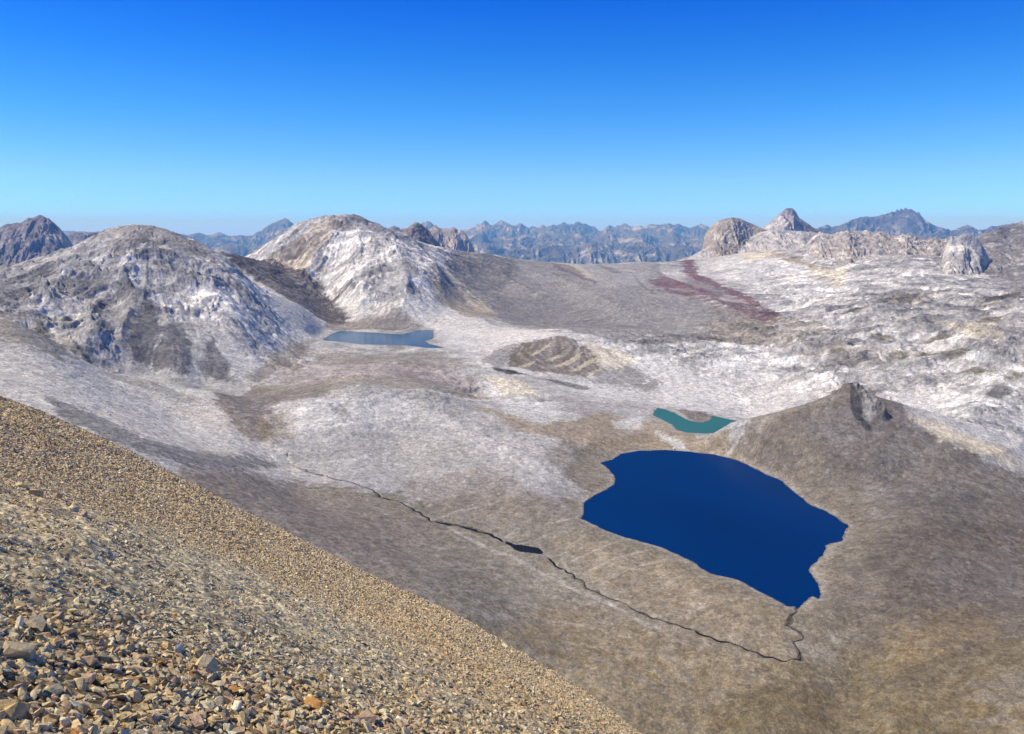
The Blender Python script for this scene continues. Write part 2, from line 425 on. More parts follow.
def full_height(a, lnY, lod, detail=True):
    Yd = np.exp(lnY); X = a * Yd
    z = base_height(a, lnY)
    r = rough_at(a, lnY)
    # cone with a rib, drawn up from the floor
    z = cone_height(X, Yd, z, 1 + 0.10 * fbm(X, Yd, 120, 3, 5))
    # rock rib on the cone front
    rib = line_dist(np.array([(XA, YA + 2), (XA + 9, YA - 20), (XA + 17, YA - 40)]), X, Yd)
    rb = np.clip(1 - rib / 15.0, 0, 1)
    if detail:
        amp = r
        big = fbm(X, Yd, 420, 3, 40, lod=lod)
        z = z + big * 6.0 * amp * sstep(600, 1600, Yd)
        wx = fbm(X, Yd, 90, 3, 50, lod=lod) * 28; wy = fbm(X, Yd, 90, 3, 60, lod=lod) * 28
        # glacier-smoothed hummocks with sharp hollows, drawn out along the valley
        hum = fbm((X + wx) * 0.62 + 0.2 * Yd, Yd + wy, 130, 8, 1, 0.56, True, lod=lod)
        z = z + (hum - 0.44) * 27.0 * amp ** 1.3 * sstep(.18, .5, amp) * sstep(450, 1400, Yd)
        z = z + fbm(X + wx, Yd + wy, 26, 6, 9, 0.6, False, lod=lod) * (0.5 + 5.2 * amp)
        for P, hh_, ww_ in SPURS:
            c0 = P.min(0) - 260; c1 = P.max(0) + 260
            sel = (X > c0[0]) & (X < c1[0]) & (Yd > c0[1]) & (Yd < c1[1])
            if sel.any():
                xs, ys = X[sel], Yd[sel]
                d_ = line_dist(P, xs + wx[sel] * .35, ys + wy[sel] * .35)
                z[sel] += .62 * hh_ * np.exp(-(d_ / ww_)) * (1 + .5 * fbm(xs, ys, 60, 3, 731)) * (1 - np.exp(-(np.hypot(xs - P[0, 0], ys - P[0, 1]) / 170) ** 2))
        oc, on, orr = outcrops(X, Yd, lod)
        ramp_ = sstep(.3, .75, amp)
        dm_ = np.exp(-(((X + 800) / 650) ** 2 + ((Yd - 1650) / 650) ** 2)) + np.exp(-(((X + 450) / 500) ** 2 + ((Yd - 2500) / 600) ** 2))
        z = z + ramp_ * (.36 + .34 * np.clip(dm_, 0, 1)) * sstep(600, 1200, Yd) * (oc * (5.0 + 10.0 * np.clip(on + .1, 0, 1)) + oc * np.clip(orr, -.2, 1) * 11.0)
        z = z + sstep(0, .5, rb) * (5.0 + 8.0 * np.clip(fbm(X, Yd, 17, 5, 77, .6, True, lod=lod), -.3, 1))
        # radial gullies on the dome and on the white peak
        for (sx, sy, rad0, k1, am, sd) in ((-812, 1800, 700, 11, 3, 21), (-535, 2705, 800, 13, 4, 31)):
            ddx = X - sx; ddy = Yd - sy; rr_ = np.sqrt(ddx ** 2 + ddy ** 2) + 1; ph = np.arctan2(ddx, -ddy)
            g = perlin(ph * k1 + wx * 0.02, rr_ / 400.0, sd) * 0.6 + perlin(ph * k1 * 2.3 + wx * .03, rr_ / 200.0, sd + 1) * 0.35 + perlin(ph * k1 * 5 + wx * .04, rr_ / 90.0, sd + 2) * 0.16
            wgt = sstep(40, 220, rr_) * (1 - sstep(rad0 * 0.75, rad0, rr_)) * sstep(.25, .6, amp)
            z = z + (np.abs(g) * 2 - 0.5) * am * wgt
    # brown islet-like mound behind the turquoise lake
    a_, lv_ = MOUND; xm, ym = a_ * math.exp(lv_), math.exp(lv_)
    z = z + 5.5 * np.exp(-(((X - xm) / 17) ** 2 + ((Yd - ym) / 15) ** 2))
    # lakes: shore follows the outline, bed dips under the water
    for kk, (zl, _) in LAKES.items():
        P = LAKE_XY[kk]; c0 = P.min(0) - 80; c1 = P.max(0) + 80
        sel = (X > c0[0]) & (X < c1[0]) & (Yd > c0[1]) & (Yd < c1[1])
        if not sel.any(): continue
        xs = X[sel]; ys = Yd[sel]
        sd_ = inside_dist(P, xs, ys) + perlin(xs / 14.0, ys / 14.0, 3) * (1.6 if detail else 0) + perlin(xs / 5.0, ys / 5.0, 4) * (.7 if detail else 0)
        zs = z[sel]
        t = sstep(0, 42, sd_)
        shore = zl + np.clip(sd_, 0, 50) * 0.16
        out = np.maximum(shore * (1 - t) + zs * t, zl + 0.05 + np.clip(sd_, 0, 4) * .12 - np.clip(sd_ - 6, 0, None) * .6)
        zin = zl - np.clip(-sd_, 0, 40) * 0.30 - 0.05
        z[sel] = np.where(sd_ < 0, zin, np.where(sd_ < 42, out, zs))
    if detail:
        c0 = POND_XY.min(0) - 40; c1 = POND_XY.max(0) + 40
        sel = (X > c0[0]) & (X < c1[0]) & (Yd > c0[1]) & (Yd < c1[1])
        if sel.any():
            sd_ = inside_dist(POND_XY, X[sel], Yd[sel]) + 1.0; zs = z[sel]; t = sstep(0, 26, sd_)
            z[sel] = np.where(sd_ < 0, POND_Z - .6, np.where(sd_ < 26, np.maximum(POND_Z + .1 - np.clip(sd_ - 3, 0, 30) * .5, zs * t + (POND_Z + .2) * (1 - t)), zs))
        for P, wd, dp in ((STREAM_XY, 4.0, .7), (OUTLET_XY, 3.0, .6)):
            c0 = P.min(0) - 20; c1 = P.max(0) + 20
            sel = (X > c0[0]) & (X < c1[0]) & (Yd > c0[1]) & (Yd < c1[1])
            d = line_dist(P, X[sel] + perlin(X[sel] / 9, Yd[sel] / 9, 8) * 3, Yd[sel] + perlin(X[sel] / 9, Yd[sel] / 9, 12) * 3)
            z[sel] = z[sel] - dp * (1 - sstep(0, wd, d))
    return z

# down-slope direction of the smooth valley, for chutes, runnels and scree streaks
_dza = np.gradient(ZG, axis=1) / ((U1 - U0) / (GU - 1)); _dzv = np.gradient(ZG, axis=0) / ((V1 - V0) / (GV - 1))
_gx_ = _dza / YG; _gy_ = (_dzv - gu * _dza) / YG
_gl = np.sqrt(_gx_ ** 2 + _gy_ ** 2) + 1e-4
DXG, DYG, SLG = -_gx_ / _gl, -_gy_ / _gl, _gl
def at_grid(G, a, lnY):
    return bilin(G, (a - U0) / (U1 - U0) * (GU - 1), (lnY - V0) / (V1 - V0) * (GV - 1))
def streaks(a, lnY, X, Yd, wl, steps, seed):
    dx = at_grid(DXG, a, lnY); dy = at_grid(DYG, a, lnY)
    out = np.zeros(X.shape, f32)
    wx = fbm(X, Yd, wl * 9, 2, seed + 7) * wl * .8
    for k in range(-steps, steps + 1):
        out += perlin((X + dx * k * wl * .9 + wx) / wl, (Yd + dy * k * wl * .9 + wx) / wl, seed)
    return out / math.sqrt(2 * steps + 1) * 1.1

# ------------------------------------------------------------------ minerals (albedo of the ground)
WHITE = np.array([.56,.545,.54]); PALE=np.array([.37,.357,.35]); GREY=np.array([.20,.187,.178]); DGREY=np.array([.105,.10,.10])
GREIGE=np.array([.215,.186,.142]); MAUVE=np.array([.232,.197,.168]); BROWN=np.array([.150,.117,.088]); DBROWN=np.array([.085,.068,.057]); OCHRE=np.array([.26,.19,.095])
CREAM=np.array([.60,.53,.40]); TAN=np.array([.30,.235,.155]); OLIVE=np.array([.125,.105,.055]); RED=np.array([.135,.055,.052]); PINK=np.array([.29,.215,.195]); BLACK=np.array([.03,.028,.028]); MGREY=np.array([.235,.218,.208])
SLOPE=np.array([.55,.515,.465])
SNOW=np.array([.75,.75,.76])
# (mineral, soft edge px, ragged edge px, strength, outline in photograph pixels)
LAYERS = [
 # floor in front
 (GREIGE,8,8,1.0,[(585,450),(640,436),(760,424),(800,430),(860,480),(880,560),(840,630),(780,630),(570,530),(560,480)]),
 (GREIGE,10,12,1.0,[(180,476),(290,478),(352,490),(430,500),(500,490),(560,505),(600,530),(640,545),(700,575),(790,608),(850,560),(846,528),(1060,500),(1060,745),(350,745),(180,520)]),
 (MAUVE,12,10,.9,[(180,462),(250,470),(330,487),(420,520),(440,545),(400,600),(300,560),(180,490)]),
 (MAUVE,10,14,.7,[(385,475),(430,455),(500,470),(560,500),(580,525),(500,530),(430,510)]),
 (OCHRE,30,30,.5,[(470,625),(560,610),(640,625),(720,655),(800,665),(870,690),(1060,650),(1060,745),(600,745)]),
 (TAN,20,20,.5,[(560,545),(620,545),(680,570),(740,600),(790,615),(790,655),(740,645),(660,615),(590,580)]),
 (BROWN,22,25,.35,[(640,690),(720,672),(810,680),(830,660),(850,620),(880,690),(840,720),(700,715)]),
 (np.array([.145,.115,.065]),26,26,.85,[(700,720),(770,676),(830,662),(880,625),(960,640),(1060,590),(1060,745),(560,745)]),
 # right hand slopes
 (np.array([.20,.172,.135]),6,8,1.0,[(712,436),(745,424),(780,410),(810,404),(815,430),(790,470),(750,466)]),
 (np.array([.155,.132,.108]),8,8,1.0,[(738,440),(765,424),(800,408),(835,390),(850,385),(880,395),(905,412),(930,430),(985,460),(1060,480),(1060,620),(960,660),(850,640),(818,600),(850,530),(790,486),(750,462)]),
 (GREIGE,16,18,.55,[(735,450),(800,455),(860,490),(880,540),(840,600),(815,600),(815,570),(850,535),(800,490)]),
 (DGREY,14,20,.45,[(880,470),(960,490),(1000,500),(960,520),(890,510)]),
 (DBROWN,16,20,.45,[(870,540),(960,520),(1060,540),(1060,600),(960,640),(880,610)]),
 (GREY,12,20,.5,[(800,425),(850,410),(870,450),(830,460)]),
 (GREY,14,20,.35,[(920,560),(1000,540),(1060,560),(1040,600),(940,600)]),
 (OCHRE,18,25,.5,[(880,640),(960,610),(1000,630),(940,670),(890,680)]),
 (GREY,16,22,.45,[(960,690),(1040,660),(1060,700),(1000,720)]),
 (DBROWN,12,16,.4,[(860,690),(930,650),(980,640),(960,670),(900,700)]),
 (np.array([.045,.042,.042]),1.5,3,.95,[(842,388),(852,390),(857,400),(863,414),(873,428),(866,430),(856,420),(849,404)]),  # shade on the rib's left side, painted in as near-black
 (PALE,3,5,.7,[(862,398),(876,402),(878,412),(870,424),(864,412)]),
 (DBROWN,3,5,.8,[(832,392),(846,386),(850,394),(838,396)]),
 (BROWN,2,3,.9,[(678,412),(688,409),(704,411),(713,416),(712,422),(700,425),(688,421)]),
 # beige flat between the lakes and behind the knoll
 (TAN,7,9,.85,[(470,402),(500,412),(545,424),(575,420),(600,411),(632,420),(660,424),(690,434),(745,430),(758,442),(700,449),(640,447),(600,452),(560,442),(510,428)]),
 (WHITE,4,6,.9,[(610,420),(640,418),(642,430),(618,430)]),(WHITE,4,6,.9,[(655,434),(680,440),(690,448),(668,446)]),
 (GREIGE,8,10,.7,[(560,440),(600,448),(605,470),(585,500),(560,480),(545,455)]),
 # left slopes
 (SLOPE,10,10,1.0,[(-320,300),(-10,318),(60,345),(150,380),(220,395),(250,420),(290,452),(300,475),(290,475),(200,462),(100,440),(0,400),(-300,460)]),
 (WHITE,12,12,.35,[(60,380),(150,400),(220,430),(280,460),(240,455),(150,425),(60,400)]),
 (DGREY,7,10,.75,[(45,396),(90,412),(140,436),(190,450),(260,457),(280,466),(200,468),(150,458),(100,436),(60,418)]),
 (GREIGE,8,12,.8,[(-20,312),(40,330),(70,346),(95,366),(60,362),(0,340),(-20,335)]),
 (GREY,4,8,.6,[(90,355),(160,385),(210,405),(160,395),(100,372)]),
 (BROWN,8,10,.8,[(212,394),(250,388),(320,386),(330,392),(285,402),(265,415),(272,440),(250,440),(232,422)]),
 (OCHRE,7,14,.45,[(252,418),(285,412),(298,425),(292,440),(262,440)]),
 (GREIGE,6,8,.8,[(240,384),(330,380),(450,383),(520,398),(450,396),(330,392),(260,392)]),
 # knoll and the pale band behind the stream
 (WHITE,9,12,.75,[(300,400),(340,396),(400,398),(430,410),(400,420),(330,432),(300,438),(285,430)]),
 (PALE,9,14,1.0,[(285,445),(400,430),(460,440),(480,470),(410,480),(340,478),(300,465)]),
 (PALE,10,16,.9,[(430,402),(500,425),(560,470),(590,500),(545,498),(500,470),(450,440)]),
 (WHITE,6,16,.5,[(440,410),(500,440),(560,475),(540,482),(480,450),(430,425)]),
 (DGREY,4,8,.5,[(330,408),(345,404),(352,420),(340,424)]),
 (WHITE,6,10,.9,[(476,380),(520,386),(556,408),(575,414),(540,424),(505,410)]),
 (CREAM,5,8,.7,[(480,376),(520,380),(545,396),(505,396)]),
 (PINK,8,14,.55,[(255,368),(330,356),(450,368),(480,388),(400,380),(300,385)]),
 (GREIGE,6,10,.6,[(300,348),(440,352),(480,368),(400,366),(320,360)]),
 (OLIVE,5,7,.45,[(285,362),(300,358),(305,372),(290,376)]),
 # plateau whites
 (WHITE,14,20,1.0,[(560,388),(620,350),(700,350),(800,355),(840,380),(800,400),(745,420),(700,414),(650,404),(600,400)]),
 (WHITE,20,25,.75,[(840,372),(930,372),(1060,390),(1060,470),(1000,452),(930,420),(880,392)]),
 (CREAM,5,8,.85,[(905,412),(940,424),(1000,448),(1030,466),(1000,466),(930,434)]),
 (WHITE,10,12,1.0,[(440,328),(500,330),(560,336),(620,345),(680,350),(600,352),(520,342),(470,350),(440,346)]),
 # striped mound
 (GREY,3,6,.8,[(486,356),(505,346),(520,343),(512,360),(500,369),(478,362)]),
 (BROWN,2.5,6,.9,[(510,352),(523,343),(545,338),(562,334),(580,342),(594,352),(604,368),(588,378),(560,374),(530,371),(510,366)]),
 (OLIVE,2.5,5,.45,[(510,354),(525,344),(545,339),(535,352),(520,366),(511,364)]),
 (CREAM,1.2,2,.75,[(530,356),(541,350),(552,341),(549,347),(538,355)]),(CREAM,1.2,2,.7,[(545,361),(560,354),(574,345),(570,352),(556,360)]),
 (CREAM,1.2,2,.7,[(552,368),(568,360),(584,351),(580,358),(566,366)]),(CREAM,1.2,2,.6,[(568,372),(582,365),(594,356),(592,363),(580,371)]),
 (DGREY,1.5,2,.6,[(558,352),(575,344),(581,345),(570,352),(560,357)]),(CREAM,1.0,2,.6,[(515,369),(530,362),(540,358),(530,366)]),
 (CREAM,1.2,2,.6,[(585,375),(596,370),(606,362),(602,370),(594,376)]),
 (CREAM,5,7,.7,[(585,340),(610,345),(640,358),(620,372),(595,362)]),
 (GREY,5,7,.8,[(600,368),(640,368),(650,380),(620,388),(590,382)]),
 (GREY,5,7,.8,[(626,390),(650,378),(665,380),(650,394)]),
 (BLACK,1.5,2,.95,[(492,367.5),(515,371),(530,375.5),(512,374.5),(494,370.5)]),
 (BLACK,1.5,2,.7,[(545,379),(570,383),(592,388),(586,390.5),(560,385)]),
 # grey slope and the red streak
 (MGREY,8,9,1.0,[(440,252),(480,253),(560,261),(655,262),(665,280),(700,300),(780,322),(770,340),(700,345),(620,338),(560,330),(500,322),(470,300),(450,275)]),
 (DGREY,5,8,.6,[(440,262),(455,251),(480,253),(512,257),(520,275),(500,292),(470,288),(448,272)]),
 (DGREY,7,14,.4,[(480,290),(560,300),(640,330),(560,328),(500,318)]),
 (PALE,8,14,.7,[(560,262),(650,262),(650,285),(600,290)]),
 (CREAM,4,6,.6,[(545,257),(575,262),(595,280),(575,274)]),
 (RED,4,10,.5,[(680,258),(692,259),(696,272),(723,284),(750,298),(783,317),(764,324),(740,316),(705,300),(664,293),(648,281),(664,279),(684,284)]),
 (RED,4,12,.6,[(648,281),(664,280),(690,289),(715,299),(740,306),(765,314),(783,319),(764,324),(742,316),(712,305),(690,299),(664,292)]),
 (RED,3,8,.85,[(681,259),(692,259),(697,272),(712,280),(735,291),(752,300),(768,310),(752,305),(728,294),(705,284),(690,278),(684,268)]),
 (RED,3,8,.6,[(664,279),(690,285),(718,297),(700,296),(680,290)]),
 (RED,3,8,.6,[(740,300),(762,309),(783,318),(776,321),(756,316)]),
 (DBROWN,2,3,.6,[(634,276),(645,287),(660,296),(652,293),(640,286)]),
 (DBROWN,2,3,.5,[(590,262),(612,268),(626,275),(610,272)]),
 (DBROWN,2,4,.6,[(548,262),(570,266),(592,280),(598,286),(575,276),(556,270)]),
 (PALE,3,6,.5,[(655,286),(690,292),(700,296),(672,292)]),
 (BROWN,7,12,.5,[(705,300),(740,314),(765,324),(745,330),(715,318)]),
 (GREIGE,8,12,.7,[(700,325),(780,318),(840,330),(800,342),(720,345)]),
 (WHITE,8,10,1.0,[(700,262),(745,250),(780,256),(850,262),(860,290),(820,305),(770,295),(730,280)]),
 (CREAM,5,7,.9,[(738,250),(770,246),(774,258),(745,262)]),(CREAM,5,7,.8,[(806,266),(846,268),(846,290),(826,285)]),
 (TAN,4,6,.8,[(768,252),(800,258),(831,268),(815,268),(780,260)]),
 (GREY,16,22,.55,[(860,290),(960,300),(1060,300),(1060,360),(980,350),(900,330)]),
 (CREAM,6,8,.7,[(930,322),(980,326),(1010,342),(970,340)]),
 (GREIGE,10,14,.5,[(780,340),(860,345),(930,350),(870,366),(800,360)]),
 (GREY,6,8,.9,[(985,272),(1010,262),(1060,250),(1060,300),(1010,296),(992,290)]),
 # white peak
 (np.array([.42,.35,.265]),5,8,.85,[(262,262),(300,238),(328,220),(350,214),(354,226),(332,240),(318,262),(303,282),(285,276)]),
 (WHITE,3,6,.9,[(255,265),(280,247),(300,234),(296,244),(278,258),(266,266)]),
 (GREY,4,7,.8,[(322,221),(350,214),(382,222),(412,236),(424,245),(402,241),(362,234),(335,240)]),
 (np.array([.60,.58,.56]),6,10,1.0,[(332,242),(360,232),(405,243),(440,252),(450,258),(430,268),(432,296),(470,315),(560,332),(600,338),(520,340),(440,332),(410,322),(350,318),(325,290)]),
 (GREY,6,14,.75,[(370,272),(400,262),(425,280),(412,305),(385,312),(366,296)]),
 (TAN,5,7,.75,[(430,276),(446,272),(462,290),(490,308),(498,320),(472,318),(442,304)]),
 (CREAM,4,6,.6,[(448,272),(470,292),(498,314),(480,312),(456,290)]),
 (BROWN,4,6,.7,[(322,318),(400,314),(424,328),(330,332)]),
 (DBROWN,5,7,1.0,[(205,248),(230,254),(265,262),(302,274),(336,300),(350,326),(322,320),(290,300),(250,278)]),
 (DGREY,3,6,.8,[(328,288),(350,282),(358,290),(340,298)]),
 # dome mountain
 (np.array([.30,.285,.275]),8,10,.95,[(-60,262),(40,258),(95,238),(145,224),(190,240),(262,285),(240,330),(160,340),(110,360),(60,335),(0,315),(-60,300)]),
 (np.array([.25,.225,.205]),7,9,.85,[(95,240),(118,228),(150,224),(185,238),(225,262),(190,258),(150,250),(115,258)]),
 (np.array([.58,.56,.54]),8,14,.85,[(150,300),(200,290),(240,270),(270,290),(325,330),(300,345),(265,370),(245,386),(222,360),(205,330),(170,325)]),
 (np.array([.58,.56,.54]),6,12,.7,[(105,290),(130,262),(150,300),(160,320),(140,300),(110,318)]),
 (GREIGE,7,9,.75,[(292,342),(320,340),(300,360),(262,384),(246,386),(262,362)]),
 (DGREY,4,7,.85,[(126,283),(142,297),(138,313),(117,308),(84,330),(100,305)]),
 (DGREY,4,6,.9,[(146,303),(156,316),(161,336),(153,368),(134,370),(131,352),(138,330)]),
 (DGREY,4,6,.85,[(165,332),(178,327),(190,345),(188,377),(150,376),(157,348)]),
 (DGREY,4,6,.85,[(210,336),(229,366),(228,382),(197,377),(204,354)]),
 (TAN,3,5,.5,[(132,342),(137,335),(136,360),(131,366)]),
 (BROWN,3,5,.6,[(122,330),(134,328),(132,342),(124,344)]),
 (GREY,5,9,.6,[(200,268),(225,268),(235,290),(215,300)]),
 (OLIVE,4,6,.6,[(34,328),(46,322),(48,332),(38,335)]),(OLIVE,4,6,.6,[(60,324),(70,318),(72,330),(63,333)]),
 (DGREY,6,8,.8,[(-20,290),(20,276),(52,272),(40,290),(10,308),(-20,312)]),
]
HUM = [(836,353,10,4),(867,357,10,4),(902,354,13,5),(927,352,9,4),(955,354,15,5),(972,370,16,6),(986,372,12,5),(1003,353,10,4),(977,316,14,6),(989,323,14,4),(1014,379,10,6),(997,392,14,7),
       (880,337,14,3),(935,338,14,3),(1000,300,20,3),(905,300,30,4),(850,312,18,3),(1040,340,20,5)]

def minerals(a, lnY, X, Yd, lod):
    n = a.shape
    q0 = a; q1 = lnY * QS
    c = np.empty(n + (3,), f32); c[:] = PALE
    g1 = fbm(X + 400, Yd, 260, 5, 70, .6, lod=lod)
    g2 = fbm(X * .8, Yd, 45, 6, 80, .62, lod=lod)
    g3 = fbm(X, Yd, 30, 5, 90, .6, True, lod=lod)
    t = np.clip(.5 + g1 * 1.1 + g2 * .9, 0, 1)[..., None]
    rocky = sstep(1150, 1350, Yd)[..., None]
    c += (t * (WHITE - PALE) + (1 - t) * (GREY - PALE) * .75) * (0.35 + .65 * rocky)
    px2q = 1.0 / FOC
    wq0 = fbm(X, Yd, 60, 4, 101, .6, lod=lod); wq1 = fbm(X, Yd, 60, 4, 111, .6, lod=lod)
    f1 = fbm(X, Yd, 12, 4, 131, .7, lod=lod)
    STK = ST1 * (.45 + .55 * sstep(900, 1300, Yd))
    f2 = fbm(X, Yd, 5, 3, 141, .7, lod=lod)
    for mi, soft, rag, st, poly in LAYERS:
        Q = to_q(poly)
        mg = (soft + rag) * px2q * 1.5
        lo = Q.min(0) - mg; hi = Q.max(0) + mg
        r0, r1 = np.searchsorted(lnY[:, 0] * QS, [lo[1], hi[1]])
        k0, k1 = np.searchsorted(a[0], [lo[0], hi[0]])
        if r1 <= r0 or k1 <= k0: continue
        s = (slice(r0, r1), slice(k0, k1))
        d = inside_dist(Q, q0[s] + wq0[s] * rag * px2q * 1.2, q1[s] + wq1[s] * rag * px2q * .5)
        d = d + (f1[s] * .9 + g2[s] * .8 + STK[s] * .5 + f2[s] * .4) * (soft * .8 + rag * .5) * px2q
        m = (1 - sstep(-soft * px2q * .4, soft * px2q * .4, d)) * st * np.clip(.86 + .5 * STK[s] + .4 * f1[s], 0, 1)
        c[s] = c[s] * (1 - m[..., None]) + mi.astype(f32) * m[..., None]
    for px, py, rx, ry in HUM:  # dark hummocks
        aa, lv = ground_hit(px, py)
        _, lvb = ground_hit(px, py + ry)
        sy = max(abs(lv - lvb), .008)
        d = np.sqrt(((a - aa) / (rx * px2q)) ** 2 + ((lnY - lv) / sy) ** 2) + g2 * .5 + wq0 * .5
        m = (1 - sstep(.6, 1.25, d))[..., None] * .7
        c = c * (1 - m) + (OLIVE if (px * 7 + py) % 3 else DGREY).astype(f32) * m
    # mottling : veins of darker rock and pale rubble
    rk0 = sstep(.3, .6, RGH)
    v = np.clip(.5 + g3 * .55 * rk0 + g2 * .42 * (1 - rk0) + f1 * (.15 + .35 * rk0), 0, 1)[..., None]
    c = c * (0.80 + .36 * v)
    rk = sstep(.32, .7, RGH)[..., None]
    oc, on, orr = outcrops(X, Yd, lod)
    hi_ = sstep(.02, .2, fbm(X, Yd, 48, 6, 181, .66, lod=lod) + .15 * STK)[..., None] * (1 - oc[..., None])
    k2 = sstep(-.04, .06, fbm(X, Yd, 20, 5, 161, .7, lod=lod) + .10 * STK)[..., None]
    rkc = np.clip(.69 + orr * .5 + f1 * .35, .35, 1.05)[..., None]
    c = c * (1 - rk * oc[..., None] * (1 - rkc)) * (1 - rk * (1 - k2) * .18) * (1 + rk * .13) * (1 + rk * hi_ * .42)
    bd = fbm(X * .28 + Yd * .22, (Yd - X * .35) * 1.15, 70, 6, 191, .6, lod=lod)
    c = c * (1 + rk * np.clip(bd * 1.1, -.28, .28)[..., None])
    c = c * np.clip(1 + STK[..., None] * (.04 + .10 * sstep(.2, .6, SLP)[..., None]) * (.35 + .65 * sstep(1050, 1250, Yd))[..., None], .5, 1.5)
    zb = base_height(a, lnY)
    fl = perlin(zb / 5.5 + g1 * 2.2, X / 260 + Yd / 400, 811) * .6 + perlin(zb / 2.1 + g1 * 3, X / 140, 821) * .4
    c = c * (1 + (fl * .17 * (1 - sstep(.25, .45, RGH)))[..., None])
    hue = g1[..., None] * np.array([.05, 0, -.05], f32) + f1[..., None] * np.array([.06, 0, -.06], f32)
    c = c * (1 + hue)
    pep = (fbm(X, Yd, 7, 3, 171, .8, lod=lod * .6) < -.42)[..., None] * (.15 + .45 * rk)
    c = c * (1 - pep)
    pe2 = (fbm(X + 900, Yd, 6, 3, 175, .8, lod=lod * .6) > .44)[..., None] * .25
    c = c * (1 + pe2)
    # shoreline: damp then bleached rim
    for kk, (zl, _) in LAKES.items():
        P = LAKE_XY[kk]; c0 = P.min(0) - 30; c1 = P.max(0) + 30
        sel = (X > c0[0]) & (X < c1[0]) & (Yd > c0[1]) & (Yd < c1[1])
        d = inside_dist(P, X[sel], Yd[sel])
        m = ((1 - sstep(2, 11, d)) * .5)[:, None]
        c[sel] = c[sel] * (1 - m) + np.array([.33,.30,.26], f32) * m
        m = ((1 - sstep(.5, 2.2, d)) * .5)[:, None]
        c[sel] = c[sel] * (1 - m) + np.array([.10,.09,.07], f32) * m
    for P, wd, st in ((STREAM_XY, 1.7, .75), (OUTLET_XY, 1.5, .8)):
        c0 = P.min(0) - 20; c1 = P.max(0) + 20
        sel = (X > c0[0]) & (X < c1[0]) & (Yd > c0[1]) & (Yd < c1[1])
        xs, ys = X[sel], Yd[sel]
        d = line_dist(P, xs + perlin(xs / 9, ys / 9, 8) * 3, ys + perlin(xs / 9, ys / 9, 12) * 3)
        wv = (wd * (.55 + 1.1 * np.exp(-((ys - 705) / 42) ** 2)) if wd > 1.6 else wd) * np.clip(.8 + perlin(xs / 24, ys / 24, 33) * 1.5 + perlin(xs / 6, ys / 6, 34) * .7, .15, 2.4)
        m = ((1 - sstep(wv * .6, wv * 1.3, d)) * st)[:, None]
        c[sel] = c[sel] * (1 - m) + np.array([.045,.038,.032], f32) * m
    # dried white runnels
    for pl, wpx, st in RUNNELS:
        Q = to_q(pl); d = line_dist(Q, q0 + wq0 * 2 * px2q, q1 + wq1 * 1 * px2q)
        m = ((1 - sstep(wpx * .4 * px2q, wpx * px2q, d)) * st * .6 * np.clip(.6 + f1 * 1.5, 0, 1))[..., None]
        c = c * (1 - m) + WHITE.astype(f32) * m
    return c
RUNNELS = [([(448,528),(480,545),(510,558),(540,572),(575,590),(600,600)],2.2,.7),([(434,520),(455,512),(490,504)],1.4,.6),([(505,537),(520,530)],1.6,.6),([(520,544),(545,536)],1.4,.5),
           ([(575,560),(610,545),(640,540)],1.2,.5),([(590,570),(625,556),(655,552)],1.2,.5),([(600,585),(640,566),(668,562)],1.2,.4),([(560,520),(575,512),(590,522)],1.2,.5),
           ([(545,525),(570,520),(585,528)],1.2,.5),([(350,535),(400,538),(440,548)],1.5,.4),([(380,560),(440,562),(500,575)],1.5,.3),([(600,600),(640,622),(660,630)],2.2,.6),
           ([(560,640),(620,650),(700,665)],2,.25),([(520,615),(580,625),(640,640)],2,.25),
           ([(592,382),(604,374),(614,366)],1.4,.6),([(604,384),(616,376),(626,368)],1.4,.5)]

# ------------------------------------------------------------------ build the valley sheet
NU, NV = 1500, 1500
ua = np.concatenate([np.linspace(-1.3, -.72, 90, endpoint=False), np.linspace(-.72, .72, NU), np.linspace(.72, 1.3, 91)[1:]])
va = np.concatenate([np.linspace(math.log(240), math.log(4600), NV, endpoint=False), np.linspace(math.log(4600), math.log(9400), 120)])
A, V = np.meshgrid(ua, va)
YD = np.exp(V); XX = A * YD
LOD = (YD * 0.0008).astype(f32)
ST1 = streaks(A, V, XX, YD, 9.0, 6, 500)
SLP = at_grid(SLG, A, V); RGH = rough_at(A, V)
ZZ = full_height(A, V, LOD)
ZZ = ZZ + (ST1 * .9 * sstep(900, 1300, YD)) * sstep(.25, .6, SLP)
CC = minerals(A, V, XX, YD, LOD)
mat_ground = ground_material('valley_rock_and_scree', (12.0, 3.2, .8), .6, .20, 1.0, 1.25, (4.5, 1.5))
grid_mesh('valley_terrain', XX, YD, ZZ, mat_ground, CC)

